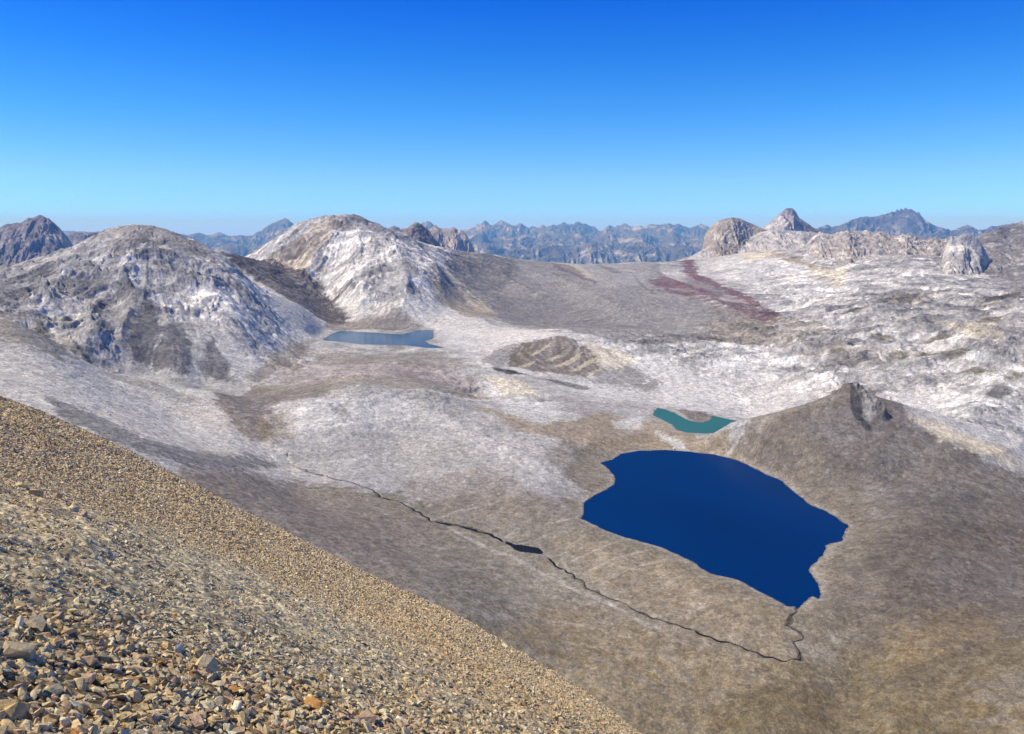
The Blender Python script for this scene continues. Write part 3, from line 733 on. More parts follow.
# ------------------------------------------------------------------ lakes
def water_mat(name, col, rough=.06, spec=.5):
    m, n, l, b = newmat(name)
    b.inputs['Base Color'].default_value = (*col, 1)
    b.inputs['Roughness'].default_value = rough
    b.inputs['IOR'].default_value = 1.33
    b.inputs['Specular IOR Level'].default_value = spec
    tc = n.new('ShaderNodeTexCoord'); no = n.new('ShaderNodeTexNoise')
    no.inputs['Scale'].default_value = .35; no.inputs['Detail'].default_value = 4
    l.new(tc.outputs['Object'], no.inputs['Vector'])
    bp = n.new('ShaderNodeBump'); bp.inputs['Strength'].default_value = .25; bp.inputs['Distance'].default_value = .15
    l.new(no.outputs['Fac'], bp.inputs['Height']); l.new(bp.outputs[0], b.inputs['Normal'])
    # broad drifts of tone
    n2 = n.new('ShaderNodeTexNoise'); n2.inputs['Scale'].default_value = .008
    l.new(tc.outputs['Object'], n2.inputs['Vector'])
    mr = n.new('ShaderNodeMapRange'); mr.inputs['To Min'].default_value = .75; mr.inputs['To Max'].default_value = 1.25
    l.new(n2.outputs['Fac'], mr.inputs['Value'])
    sc = n.new('ShaderNodeVectorMath'); sc.operation = 'SCALE'; sc.inputs[0].default_value = col
    l.new(mr.outputs[0], sc.inputs['Scale']); l.new(sc.outputs[0], b.inputs['Base Color'])
    return m
LAKE_MAT = {'deep_lake': water_mat('deep_blue_water', (.0003,.022,.115), .2, .01), 'turquoise_lake': water_mat('turquoise_water', (.035,.13,.10), .14, .05), 'upper_lake': water_mat('pale_blue_water', (.008,.085,.20), .14, .05)}
LAKE_LABEL = {'deep_lake': 'large deep blue lake in the valley floor', 'turquoise_lake': 'small turquoise lake behind the large blue one', 'upper_lake': 'long pale blue lake between dome and white peak'}
for kk, (zl, _) in LAKES.items():
    P = LAKE_XY[kk]; c = P.mean(0)
    bm = bmesh.new()
    n = len(P); vs = []
    for i in range(n):
        p0, p1, p2 = P[i - 1], P[i], P[(i + 1) % n]
        tx, ty = p2 - p0; L = math.hypot(tx, ty) + 1e-9
        nx, ny = ty / L, -tx / L
        if inside_dist(P, np.array([p1[0] + nx * .5]), np.array([p1[1] + ny * .5]))[0] < 0: nx, ny = -nx, -ny
        vs.append(bm.verts.new((p1[0] + nx * 5, p1[1] + ny * 5, zl)))
    fc = bm.faces.new(vs); bmesh.ops.triangulate(bm, faces=[fc])
    bm.normal_update()
    for f_ in bm.faces:
        if f_.normal.z < 0: f_.normal_flip()
    me = bpy.data.meshes.new(kk); bm.to_mesh(me); bm.free(); me.materials.append(LAKE_MAT[kk])
    o = bpy.data.objects.new(kk, me); COL.objects.link(o); o['kind'] = 'structure'

# ------------------------------------------------------------------ the two streams and the pond
MW = water_mat('dark_stream_water', (.012,.012,.012), .3, .05)
def ribbon(name, P, width, label):
    # fine centre line that wanders exactly as the carved bed does
    L = [P[0]]
    for p0, p1 in zip(P[:-1], P[1:]):
        n_ = max(2, int(np.hypot(*(p1 - p0)) / 2.0))
        for k_ in range(1, n_ + 1): L.append(p0 + (p1 - p0) * k_ / n_)
    L = np.array(L)
    L = L - np.stack([perlin(L[:, 0] / 9, L[:, 1] / 9, 8), perlin(L[:, 0] / 9, L[:, 1] / 9, 12)], -1) * 3
    tg = np.gradient(L, axis=0); tg /= np.hypot(tg[:, 0], tg[:, 1])[:, None] + 1e-9
    nm = np.stack([-tg[:, 1], tg[:, 0]], -1)
    w_ = width * (.6 + 1.5 * np.exp(-((L[:, 1] - 700) / 40) ** 2) * (name == 'stream')) * np.clip(.8 + perlin(L[:, 0] / 22, L[:, 1] / 22, 61) * 1.3, .25, 2.2)
    a_ = L[:, 0] / L[:, 1]; lv_ = np.log(L[:, 1])
    zl_ = full_height(a_[None], lv_[None], (L[:, 1] * .0008)[None].astype(f32))[0] + .25
    zl_ = np.convolve(np.pad(zl_, 4, mode='edge'), np.ones(9) / 9, 'valid')
    bm = bmesh.new(); prev = None
    for p_, n_, ww, z_ in zip(L, nm, w_, zl_):
        v0 = bm.verts.new((p_[0] - n_[0] * ww, p_[1] - n_[1] * ww, z_)); v1 = bm.verts.new((p_[0] + n_[0] * ww, p_[1] + n_[1] * ww, z_))
        if prev: bm.faces.new((prev[0], prev[1], v1, v0))
        prev = (v0, v1)
    bmesh.ops.recalc_face_normals(bm, faces=bm.faces)
    me = bpy.data.meshes.new(name); bm.to_mesh(me); bm.free(); me.materials.append(MW)
    o = bpy.data.objects.new(name, me); COL.objects.link(o); o['kind'] = 'structure'; o['label'] = label
ribbon('stream', STREAM_XY[3:], .85, 'dark narrow stream winding across the valley floor')
ribbon('outlet_stream', OUTLET_XY, .6, 'short winding stream leaving the deep blue lake')
bm = bmesh.new()
PZ = POND_Z + .02
bm.faces.new([bm.verts.new((p[0], p[1], PZ)) for p in POND_XY])
me = bpy.data.meshes.new('pond'); bm.to_mesh(me); bm.free(); me.materials.append(MW)
o = bpy.data.objects.new('pond', me); COL.objects.link(o); o['kind'] = 'structure'; o['label'] = 'small black pool where the stream widens'

# ------------------------------------------------------------------ ridges and ranges behind the valley
ROCKS = {}
def make_range(name, sky_pts, Yc, front, back, mins, seed, slope=.62, jag=1.0, spur=.28, label=None, zbase=-900, step=.6, tilt=0.0, mat=None, ends=True):
    """a mountain chain: its crest is Yc metres away, flanks run down to both sides with spurs and gullies"""
    P = np.array(sky_pts, float)
    px = np.arange(P[0, 0], P[-1, 0] + step, step)
    py = np.interp(px, P[:, 0], P[:, 1])
    a, t = rays(px, py)
    m = Yc / FOC                                     # metres per pixel there
    yc = Yc * (1 + tilt * (px - px.mean()) / (px[-1] - px[0])) + fbm(a * Yc, a * 0, 60 * m, 3, seed) * 22 * m
    zc = t * yc + fbm(a * Yc, a * 0 + 5, 9 * m, 4, seed + 5, .62, True) * m * jag
    if ends:
        e = np.clip(np.minimum(px - px[0], px[-1] - px) / 6.0, 0, 1)
        zc = zc - (1 - e) ** 1.3 * 18 * m
    nf = int(max(60, min(190, front / (m * .55)))); nb = 24
    tt = np.concatenate([-(np.linspace(1, 0, nf, endpoint=False) ** 1.35), np.linspace(0, 1, nb) ** 1.5])
    T, I = np.meshgrid(tt, np.arange(len(px)), indexing='ij')
    D = np.where(T < 0, T * front, T * back)
    Yg = yc[I] + D; Xg = a[I] * Yg
    dd = np.abs(D)
    wx = fbm(Xg, Yg, 40 * m, 3, seed + 9) * 14 * m
    wx2 = fbm(Xg, Yg, 60 * m, 3, seed + 10) * 40 * m
    sh = np.tanh(fbm(Xg, Yg * 0, 26 * m, 2, seed + 31) * 5) * 1.1
    r1 = fbm(Xg + dd * sh + wx + wx2 * .3, dd * .8 + wx2 * .3, 30 * m, 3, seed + 11, .55, True)
    r2 = fbm(Xg - dd * sh * .8 + wx * 1.2, dd * 1.25 + wx * .6, 14 * m, 5, seed + 13, .62, True)
    env = 1 - np.exp(-dd / (7 * m))
    kk_ = np.ones(19) / 19; zs_ = np.convolve(np.pad(zc, 9, mode='edge'), kk_, 'valid')
    z = zs_[I] + (zc - zs_)[I] * np.exp(-dd / (5 * m)) - slope * dd * (1 - .25 * np.clip(dd / front, 0, 1)) + env * (r1 - .35) * spur * 24 * m + env * (r2 - .3) * spur * 14 * m
    z = z + fbm(Xg, Yg, 4 * m, 3, seed + 17) * m * .8 * spur * 2
    z = np.maximum(z, zbase + fbm(Xg, Yg, 30 * m, 3, seed) * m)
    # minerals: first = rock, second = pale scree / old snow, third = dark
    rock, pale, dark = [np.array(c_) for c_ in mins]
    n1 = fbm(Xg + wx + dd * sh, Yg * .5 + z * .8, 22 * m, 5, seed + 21, .65)
    n2 = fbm(Xg, Yg * .6 + z, 8 * m, 4, seed + 23, .65)
    k1 = sstep(.02, .40, n1 + n2 * .5)[..., None]; k2 = sstep(.05, .45, -n1 + n2 * .6)[..., None]
    c = rock * (1 - k1) + pale * k1; c = c * (1 - k2) + dark * k2
    c = c * (1 + .35 * n2[..., None])
    o = grid_mesh(name, Xg, Yg, z, mat or mat_ground_far, c)
    return o
mat_ground_far = ground_material('far_rock', (120.0, 30.0), .5, .15, bdist=6.0)
mat_ground_mid = ground_material('ridge_rock', (30.0, 9.0, 3.5), .8, .2, 1.5, 1.3, (12.0,))

FAR = ([.17,.17,.18],[.44,.43,.44],[.08,.08,.09])
# grey-violet mountain at the left
make_range('left_rock_mountain', [(-90,262),(-60,246),(-30,232),(0,228),(6,224.5),(10,224),(20,223),(25,221),(28,218),(33,218.5),(40,215),(45,217),(50,220),(56,225),(61,230),(68,238),(73,246),(82,262)],
   5200, 1100, 800, ([.21,.19,.19],[.36,.32,.31],[.13,.12,.125]), 201, .75, 1.0, .34, mat=mat_ground_mid, zbase=-600)
make_range('low_left_ridge', [(50,250),(71,233),(83,231.5),(90,233),(96,231.5),(106,232.5),(118,236),(140,250)], 7200, 900, 800, ([.27,.25,.24],[.45,.42,.40],[.16,.15,.15]), 211, .6, 1.2, .4, mat=mat_ground_mid, zbase=-600)
make_range('blue_peak_range', [(130,252),(155,238),(173,233),(186,236),(192,234.5),(199,233),(209,236),(218,232.5),(229,236),(240,235.5),(252,236),(259,231.5),(264,229),(269,225),(275,222.5),(279,221),(285,218),(289,220),(292,223),(297,228),(301,226.5),(309,226.5),(320,230),(345,240),(380,250)],
   26000, 5600, 4000, ([.15,.15,.16],[.40,.39,.39],[.08,.08,.08]), 221, .62, .9, .34, zbase=-1100)
# brown horn and the jagged pale range beside it
make_range('brown_horn', [(396,240),(402,231),(408,227.5),(411,224.5),(415,222.5),(418,222.6),(421.5,224),(427,230),(433,236.5),(440,245),(448,256)], 4600, 420, 500, ([.21,.17,.14],[.30,.25,.20],[.12,.10,.09]), 231, .75, .5, .22, mat=mat_ground_mid, zbase=-600)
make_range('jagged_pale_ridge', [(375,240),(388,229),(394,226.5),(400,228),(412,230),(424,226),(430,229),(435,225),(440,229),(445,228.5),(449,230),(453,227),(458,230),(463,231),(468,238),(474,249),(480,262)], 7600, 1000, 900, ([.32,.28,.26],[.52,.48,.44],[.17,.155,.15]), 241, .75, 1.5, .42, mat=mat_ground_mid, zbase=-700)
make_range('blue_jagged_range', [(395,250),(410,240),(422,224),(426.5,221.5),(431,223),(436,228),(450,232),(462,231.5),(468,229),(472,229),(476,225.5),(480,226),(485,222),(488,223),(491,227.5),(496,225),(501,219.5),(504,223),(508,224.5),(514,227),(519,224),(523,225),(528,229),(533,227),(538,228),(543,226),(548,228),(553,225),
   (558,226),(563,223),(568,225),(573,226),(578,222.5),(583,224),(588,226),(593,227),(597,230),(601,231.5),(605,229),(609,226.5),(615,228),(620,226),(626,224.5),(632,228),(639,227),(645,228),(652,225),(660,225.5),(669,224.5),(674,226),(679,225),(684,227.5),(689,229),(695,227),(701,224.5),(705,226),(710,229),(722,236),(740,250)],
   29000, 6200, 4000, FAR, 251, .55, 2.0, .30, zbase=-1300)
make_range('right_blue_massif', [(780,252),(800,236),(814,230),(820,228),(827,225),(832,227.5),(837,227),(845,224),(853,220),(859,218),(866,217),(874,217.5),(882,215.5),(888,213.5),(892,212),(895,213),(897,209.5),(899,211.5),(901,208.5),(903,211),(905,208),(908,210.5),(911,209),(915,212),(919,213),(925,221),(931,224),(938,227.5),(944,229),(951,231.5),
   (957,229),(962,227),(967,225),(972,227),(979,231.5),(986,229.5),(992,226.5),(997,226.5),(1004,225),(1011,224),(1030,221),(1060,228),(1110,250)],
   17500, 3700, 3000, ([.14,.135,.14],[.36,.345,.34],[.08,.075,.08]), 261, .62, 1.0, .36, zbase=-1100)
make_range('farthest_range', [(-420,234),(-300,231),(-200,233),(-90,230.5),(-20,233),(60,231.5),(130,234),(170,234.5),(230,237.5),(300,234),(360,232),(440,233),(600,233.5),(640,232),(720,233),(800,234),(860,232),(930,233.5),(1000,232),(1100,231),(1200,234),(1300,231),(1440,233)],
   33000, 3500, 3000, FAR, 271, .4, 1.2, .3, zbase=-1500, step=1.2)
def foothills(name, x0, x1, ymid, amp_, Yc, seed, gap):
    rr2 = np.random.RandomState(seed); x_ = x0; pts_ = [(x0, 262)]
    while x_ < x1:
        w1 = gap * (.5 + rr2.rand()); h1 = amp_ * (.3 + rr2.rand())
        x_ += w1 * (.3 + .4 * rr2.rand()); pts_.append((x_, ymid - h1)); 
        if rr2.rand() < .6: x_ += w1 * .25; pts_.append((x_, ymid - h1 * (.45 + .3 * rr2.rand())))
        x_ += w1 * .45; pts_.append((x_, ymid + amp_ * .3 * rr2.rand()))
    pts_.append((x_ + 8, 264))
    make_range(name, pts_, Yc, Yc * .2, Yc * .15, ([.16,.16,.17],[.42,.41,.42],[.08,.08,.09]), seed, .52, 1.2, .26, zbase=-1200)
foothills('blue_foothills', 452, 716, 238, 6, 21500, 252, 30)
foothills('low_blue_foothills', 470, 712, 248, 6, 16000, 253, 38)
foothills('left_blue_foothills', 178, 330, 247, 7, 18500, 254, 34)
foothills('right_blue_foothills', 812, 1000, 237, 6, 16500, 255, 32)
# cliffs and fin on the right skyline
make_range('square_cliff', [(694,262),(700,256),(703,247),(704.5,236),(707,231),(714,224),(720,220.5),(728.5,218),(734,217.8),(740,219),(746,221.5),(752,224),(760,227.5),(768,231),(780,240),(796,258)],
   5000, 420, 600, ([.32,.28,.23],[.47,.43,.38],[.15,.135,.12]), 281, .8, .5, .26, mat=mat_ground_mid, zbase=-500)
make_range('white_saddle', [(672,262),(690,257),(704,249),(720,245),(745,239),(760,232.5),(775,229.5),(795,231),(815,232.5),(835,239),(860,247),(900,256),(930,266)],
   4900, 1000, 500, ([.42,.40,.395],[.56,.53,.51],[.27,.25,.24]), 285, .30, .3, .16, mat=mat_ground_mid, zbase=-500)
make_range('pointed_fin', [(742,250),(755,238),(763,227.5),(769,223.5),(775,218),(781,213),(785,209.5),(788.6,208),(792,208.5),(795,210.5),(797,214),(799,218),(805,222),(811,226),(817,230),(826,234),(838,243),(852,256)],
   5600, 700, 600, ([.36,.33,.33],[.52,.49,.49],[.17,.15,.145]), 291, .78, .6, .34, mat=mat_ground_mid, zbase=-500)
make_range('pale_rocky_crest', [(800,256),(812,238),(820,232.5),(830,235.6),(838,233),(846.5,231.5),(856,232),(866,231),(874,233),(882,232.4),(890,236),(896,238),(902,235),(908,236),(915,235.6),(920,239),(928,240.5),(936,238),(942,240),(948,239),(954,237),(966,238),(978,240),(990,246),(1010,262)],
   3900, 620, 500, ([.36,.33,.31],[.60,.56,.50],[.20,.155,.13]), 301, .38, 1.8, .26, mat=mat_ground_mid, zbase=-420)
make_range('striped_spires', [(938,268),(945,248),(949,240),(952,237),(957,238.5),(962,236.5),(966,235.6),(971,236.2),(977,238.6),(982,246),(988,256),(996,268),(1004,284)],
   3000, 260, 260, ([.37,.35,.34],[.62,.58,.51],[.28,.27,.27]), 311, 1.15, 1.8, .3, mat=mat_ground_mid, zbase=-300)
make_range('dark_right_shoulder', [(958,262),(970,246),(977,238),(986,233),(997,228.6),(1010,225),(1023,222),(1060,214),(1110,208),(1180,206),(1300,222),(1400,250)],
   3300, 640, 800, ([.19,.175,.165],[.36,.345,.34],[.115,.105,.10]), 321, .48, .4, .10, mat=mat_ground_mid, zbase=-350)
# far valley floors out to the horizon
yy = np.exp(np.linspace(math.log(9000), math.log(36500), 90)); uu = np.linspace(-1.4, 1.4, 220)
AA, YY = np.meshgrid(uu, yy)
zf = -900 - 500 * sstep(9000, 20000, YY) + fbm(AA * YY, YY, 6000, 6, 331, .5) * 160
grid_mesh('distant_ground', AA * YY, YY, zf, mat_ground_far, np.broadcast_to(np.array([.22, .21, .19]), AA.shape + (3,)).copy())

# haze: the air between here and the far ranges
hx0, hx1, hy0, hy1, hz0, hz1 = -60000, 60000, -400, 37500, -1750, 640
bm = bmesh.new(); bmesh.ops.create_cube(bm, size=1)
for v in bm.verts:
    v.co = ((hx0 + hx1) / 2 + v.co.x * (hx1 - hx0), (hy0 + hy1) / 2 + v.co.y * (hy1 - hy0), (hz0 + hz1) / 2 + v.co.z * (hz1 - hz0))
me = bpy.data.meshes.new('haze'); bm.to_mesh(me); bm.free()
hm = bpy.data.materials.new('haze_air'); hm.use_nodes = True
hn = hm.node_tree.nodes; hn.remove(hn['Principled BSDF'])
pv = hn.new('ShaderNodeVolumePrincipled'); pv.inputs['Density'].default_value = 5.6e-5
pv.inputs['Color'].default_value = (.14, .42, 1.0, 1); pv.inputs['Absorption Color'].default_value = (1, 1, 1, 1); pv.inputs['Anisotropy'].default_value = 0.0
hm.node_tree.links.new(pv.outputs[0], hn['Material Output'].inputs['Volume'])
me.materials.append(hm)
ho = bpy.data.objects.new('haze', me); COL.objects.link(ho); ho['kind'] = 'stuff'; ho['label'] = 'thin blue haze over the far mountains'
# ==================================================================
#  THE SCREE SLOPE WE STAND ON
# ==================================================================
EDGE = [(0,398),(30,409),(60,421),(100,440),(150,465),(200,490),(250,517),(300,543),(350,568),(400,592),(440,608),(470,624),(500,642),(540,667),(580,691),(610,711),(640,734)]
HEYE, SA, SB = 2.6, .44, .445
eu, et = rays([p[0] for p in EDGE], [p[1] for p in EDGE])
ET = -et
EK = ((ET - (SA * eu + SB)) / 2) ** 2 / HEYE
def fore_height(x, y, det=1.0):
    yp = np.maximum(y, 0.0)
    u = np.where(y > .5, x / np.maximum(y, .5), np.where(x < 0, -3, 3))
    k = np.interp(u, eu, EK)
    z = -HEYE - SA * x - SB * y - k * yp ** 2
    z = z - np.clip(y - 190, 0, None) * .35 + np.clip(-SA * x - 120, 0, None) * -.5
    r = np.hypot(x, y)
    e = sstep(2, 12, r)
    if det:
        z = z + e * (fbm(x, y, 14, 4, 401, .5) * .34 + fbm(x, y, 46, 2, 411) * .35 * sstep(8, 30, r))
        lg = fbm(x + y * .6, (y - x * .6) * .5, 5.5, 4, 421, .55)
        z = z + e * np.clip(lg - .12, 0, 1) * .55 + sstep(3.5, 5, r) * (1 - sstep(12, 24, r)) * (fbm(x, y, 1.3, 3, 425, .5, True) - .3) * .06
    return z
def fore_hit(px, py):
    a, t = ray(px, py)
    ys = np.exp(np.linspace(math.log(2.2), math.log(260), 900))
    h = fore_height(a * ys, ys)
    b = h >= t * ys
    if not b.any(): return None
    y = ys[int(np.argmax(b))]
    return a * y, y, float(fore_height(np.array([a * y]), np.array([y]))[0])

th = np.concatenate([np.linspace(R(-175), R(-44), 90, endpoint=False), np.linspace(R(-44), R(26), 1150), np.linspace(R(26), R(178), 80)[1:]])
rad = np.concatenate([[.3, 1.0], np.exp(np.linspace(math.log(2.0), math.log(430), 1150))])
TH, RD = np.meshgrid(th, rad)
FX = RD * np.sin(TH); FY = RD * np.cos(TH)
FZ = fore_height(FX, FY)
FZ = FZ + fbm(FX, FY, .5, 4, 431, .6, True, lod=RD * .0012) * .045 * sstep(1, 4, RD) * (1 + RD / 30)
KHAKI=np.array([.58,.46,.265]); FOCH=np.array([.56,.40,.20]); FGRN=np.array([.57,.495,.33]); FMAU=np.array([.50,.35,.225]); FWHT=np.array([.66,.58,.42]); FORG=np.array([.50,.25,.08])
def bands(x, y):
    """0..1 : how much the grey-green finer band covers the spot"""
    s = (y * .78 - x * .62)
    n = fbm(x, y, 16, 4, 441)
    r = np.hypot(x, y)
    u = x / np.maximum(y, 1)
    return np.clip(sstep(7.5, 10, r) * (1 - sstep(15, 26, r)) * (.9 - sstep(-.35, .05, u) * .7) + n * 1.1 - .35, 0, .7)
bw = bands(FX, FY)[..., None]
n1 = fbm(FX, FY, 9, 5, 451)[..., None]
FC = (FOCH * .8 + FMAU * .2) * (1 - bw) + FGRN * bw
FC = FC * (.95 + .5 * n1) * (.28 + .67 * sstep(6.5, 14, RD))[..., None]  # close ground darkened: shade of the gaps between stones put into the colour
mf = ground_material('scree_ground', (2.2, .35), .9, .16, bdist=.5)
_n = mf.node_tree.nodes; _l = mf.node_tree.links; _b = _n['Principled BSDF']
_src = _b.inputs['Base Color'].links[0].from_socket; _nr = _b.inputs['Normal'].links[0].from_socket
_tc = _n.new('ShaderNodeTexCoord')
for sc_, am_ in ((14.0, .55), (5.0, .4)):
    vo = _n.new('ShaderNodeTexVoronoi'); vo.inputs['Scale'].default_value = sc_; _l.new(_tc.outputs['Object'], vo.inputs['Vector'])
    sp_ = _n.new('ShaderNodeSeparateColor'); _l.new(vo.outputs['Color'], sp_.inputs[0])
    mr_ = _n.new('ShaderNodeMapRange'); mr_.inputs['To Min'].default_value = 1 - am_; mr_.inputs['To Max'].default_value = 1 + am_
    _l.new(sp_.outputs[0], mr_.inputs['Value'])
    sc2 = _n.new('ShaderNodeVectorMath'); sc2.operation = 'SCALE'; _l.new(_src, sc2.inputs[0]); _l.new(mr_.outputs[0], sc2.inputs['Scale']); _src = sc2.outputs[0]
    bp_ = _n.new('ShaderNodeBump'); bp_.inputs['Strength'].default_value = .8; bp_.inputs['Distance'].default_value = .6 / sc_
    _l.new(sp_.outputs[1], bp_.inputs['Height']); _l.new(_nr, bp_.inputs['Normal']); _nr = bp_.outputs[0]
_l.new(_src, _b.inputs['Base Color']); _l.new(_nr, _b.inputs['Normal'])
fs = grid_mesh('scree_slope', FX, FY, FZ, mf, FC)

# stone material: tint comes from each stone
def stone_material():
    m, n, l, b = newmat('scree_stone')
    b.inputs['Roughness'].default_value = .9; b.inputs['Specular IOR Level'].default_value = .2
    at = n.new('ShaderNodeAttribute'); at.attribute_type = 'INSTANCER'; at.attribute_name = 'tint'
    tc = n.new('ShaderNodeTexCoord')
    no = n.new('ShaderNodeTexNoise'); no.inputs['Scale'].default_value = 3.5; no.inputs['Detail'].default_value = 5; no.inputs['Roughness'].default_value = .7
    l.new(tc.outputs['Object'], no.inputs['Vector'])
    mr = n.new('ShaderNodeMapRange'); mr.inputs['From Min'].default_value = .3; mr.inputs['From Max'].default_value = .7
    mr.inputs['To Min'].default_value = .62; mr.inputs['To Max'].default_value = 1.25
    l.new(no.outputs['Fac'], mr.inputs['Value'])
    sc = n.new('ShaderNodeVectorMath'); sc.operation = 'SCALE'
    l.new(at.outputs['Color'], sc.inputs[0]); l.new(mr.outputs[0], sc.inputs['Scale']); l.new(sc.outputs[0], b.inputs['Base Color'])
    bp = n.new('ShaderNodeBump'); bp.inputs['Strength'].default_value = .5; bp.inputs['Distance'].default_value = .04
    l.new(no.outputs['Fac'], bp.inputs['Height']); l.new(bp.outputs[0], b.inputs['Normal'])
    return m
MS = stone_material()
def shard(seed, flat=(1, .72, .42), n=13):
    """an angular broken stone, about 1 m across"""
    rs = np.random.RandomState(seed)
    p = rs.normal(size=(n, 3)); p /= np.linalg.norm(p, axis=1)[:, None]
    p = np.sign(p) * np.abs(p) ** .75
    p *= (.42 + .14 * rs.rand(n))[:, None] * np.array(flat)
    bm = bmesh.new()
    for q in p: bm.verts.new(q)
    r = bmesh.ops.convex_hull(bm, input=bm.verts)
    bmesh.ops.delete(bm, geom=[g for g in r['geom_interior'] if isinstance(g, bmesh.types.BMVert)], context='VERTS')
    bmesh.ops.recalc_face_normals(bm, faces=bm.faces)
    me = bpy.data.meshes.new('loose_stone'); bm.to_mesh(me); bm.free(); me.materials.append(MS)
    return me
NVAR = 12
rs = np.random.RandomState(5)
VAR = [shard(100 + i, (1, .55 + .35 * rs.rand(), .22 + .38 * rs.rand()), 10 + i % 6) for i in range(NVAR)]

# scatter
N = 640000
ang = rs.uniform(R(-37), R(17), N)
rr_ = np.exp(rs.uniform(math.log(3.6), math.log(120), N)); rr_[:N // 6] = np.exp(rs.uniform(math.log(3.6), math.log(11), N // 6)); rr_[N // 6:N // 2] = np.exp(rs.uniform(math.log(7), math.log(32), N // 2 - N // 6))
# more of them where the slope is close
size = .022 * (1 - rs.rand(N)) ** (-1 / 2.2)
size = np.minimum(size, .12 + .06 * rs.rand(N))
size = np.maximum(size, rr_ * (1.8 + .5 * sstep(6, 9, rr_)) / FOC * (1 + 1.2 * rs.rand(N) ** 1.5) * (1 - .25 * sstep(35, 80, rr_)))
x = rr_ * np.sin(ang); y = rr_ * np.cos(ang)
bnd = bands(x, y)
size *= (1 - .35 * bnd)
k = rs.rand(N)
cl = np.where(k < .34, 0, np.where(k < .60, 1, np.where(k < .76, 2, np.where(k < .95, 3, np.where(k < .985, 4, 5)))))
PAL = np.array([KHAKI, FOCH, FGRN, FMAU, FWHT, FORG])
cl = np.where((bnd > rs.rand(N) * .9 + .15) & (cl != 4), 2, cl)
tint = PAL[cl] * (.62 + .72 * rs.rand(N) ** .75)[:, None]
z = fore_height(x, y)
nrm = Vector((SA, SB, 1)).normalized()
q0 = nrm.to_track_quat('Z', 'Y')
bx_, by_ = q0 @ Vector((1, 0, 0)), q0 @ Vector((0, 1, 0))
def stone_rot(n_, tilt):
    yaw = rs.uniform(0, 2 * np.pi, n_); ta = rs.normal(size=n_) * tilt; tb = rs.normal(size=n_) * tilt
    out = np.empty((n_, 3), f32)
    return yaw, ta, tb
yaw, ta, tb = stone_rot(N, .55)
# rotation matrices  B * Rz(yaw) * Rx(ta) * Ry(tb)  ->  euler XYZ
B = np.array([[bx_[i], by_[i], nrm[i]] for i in range(3)])
def rots(yaw, ta, tb):
    cz, sz, cx, sx, cy, sy = np.cos(yaw), np.sin(yaw), np.cos(ta), np.sin(ta), np.cos(tb), np.sin(tb)
    o_ = np.zeros_like(cz); l_ = np.ones_like(cz)
    Rz = np.stack([cz, -sz, o_, sz, cz, o_, o_, o_, l_], -1).reshape(-1, 3, 3)
    Rx = np.stack([l_, o_, o_, o_, cx, -sx, o_, sx, cx], -1).reshape(-1, 3, 3)
    Ry = np.stack([cy, o_, sy, o_, l_, o_, -sy, o_, cy], -1).reshape(-1, 3, 3)
    M = B[None] @ Rz @ Rx @ Ry
    return np.stack([np.arctan2(M[:, 2, 1], M[:, 2, 2]), np.arcsin(np.clip(-M[:, 2, 0], -1, 1)), np.arctan2(M[:, 1, 0], M[:, 0, 0])], -1)
EU = rots(yaw, ta, tb)
z = z + size * (.06 + .30 * rs.rand(N))
pxs = size / y * FOC
# which stones the camera can really show large: inside the frame
spx = CX + x / (y * CP - z * SP) * FOC; 
dcam = y * CP - z * SP; spy = CY - (y * SP + z * CP) / dcam * FOC
vis = (spx > 0) & (spx < 1024) & (spy > 380) & (spy < 734)
# hand-placed big ones: pixel, pixel, size in pixels, class, label
BIG = [
 (18,662,36,0,'large pale khaki boulder at the left edge of the scree, below the black shadow'),
 (36,632,27,0,'flat khaki boulder above the large one near the left edge of the scree'),
 (180,656,20,4,'upright pale slab leaning beside the broad khaki boulder'),
 (209,674,30,0,'broad khaki boulder right of the upright pale slab, throwing a black shadow'),
 (137,701,24,0,'pale angular block low in the scree, left of the broad khaki boulder'),
 (20,720,30,1,'ochre boulder at the bottom left corner of the scree'),
 (52,728,16,5,'rusty orange stone at the bottom edge beside the ochre boulder'),
 (257,681,16,2,'grey-green block just past the black shadow of the broad boulder'),
 (313,711,22,5,'rusty orange rock low on the scree, right of the shadowed hollow'),
 (367,724,24,3,'mauve brown rock at the bottom edge, farthest to the right'),
 (42,664,10,4,'small bright white stone beside the large pale boulder'),
 (22,490,12,0,'pale block at the upper left end of the line of rocks'),
 (36,497,14,1,'ochre block in the line of rocks, second from the upper left'),
 (57,500,13,3,'mauve brown block in the middle of the line of rocks'),
 (74,513,14,2,'grey-green block in the line of rocks over a dark hollow'),
 (84,518,12,3,'mauve brown block in the lower half of the line of rocks'),
 (103,524,14,0,'pale block at the lower right end of the line of rocks'),
 (469,628,8,4,'small pale rock on the far edge of the near scree, the upper of two'),
 (504,648,9,4,'small pale rock on the far edge of the near scree, the lower of two'),
 (300,607,7,3,'small dark rock in the middle of the open scree'),
]
cg = bpy.data.collections.new('scree_stones'); COL.children.link(cg)
CLN = ['khaki', 'ochre', 'grey-green', 'mauve brown', 'whitish', 'rusty orange']
def place_stone(me, loc, eul, sc, tn, label, group, name='loose_stone', coll=None):
    o = bpy.data.objects.new(name, me); (coll or COL).objects.link(o)
    o.location = loc; o.rotation_euler = eul; o.scale = sc
    o['label'] = label; o['category'] = 'boulder' if name == 'boulder' else 'stone'
    if group: o['group'] = group
    o['tint'] = [float(c_) for c_ in tn]
    return o
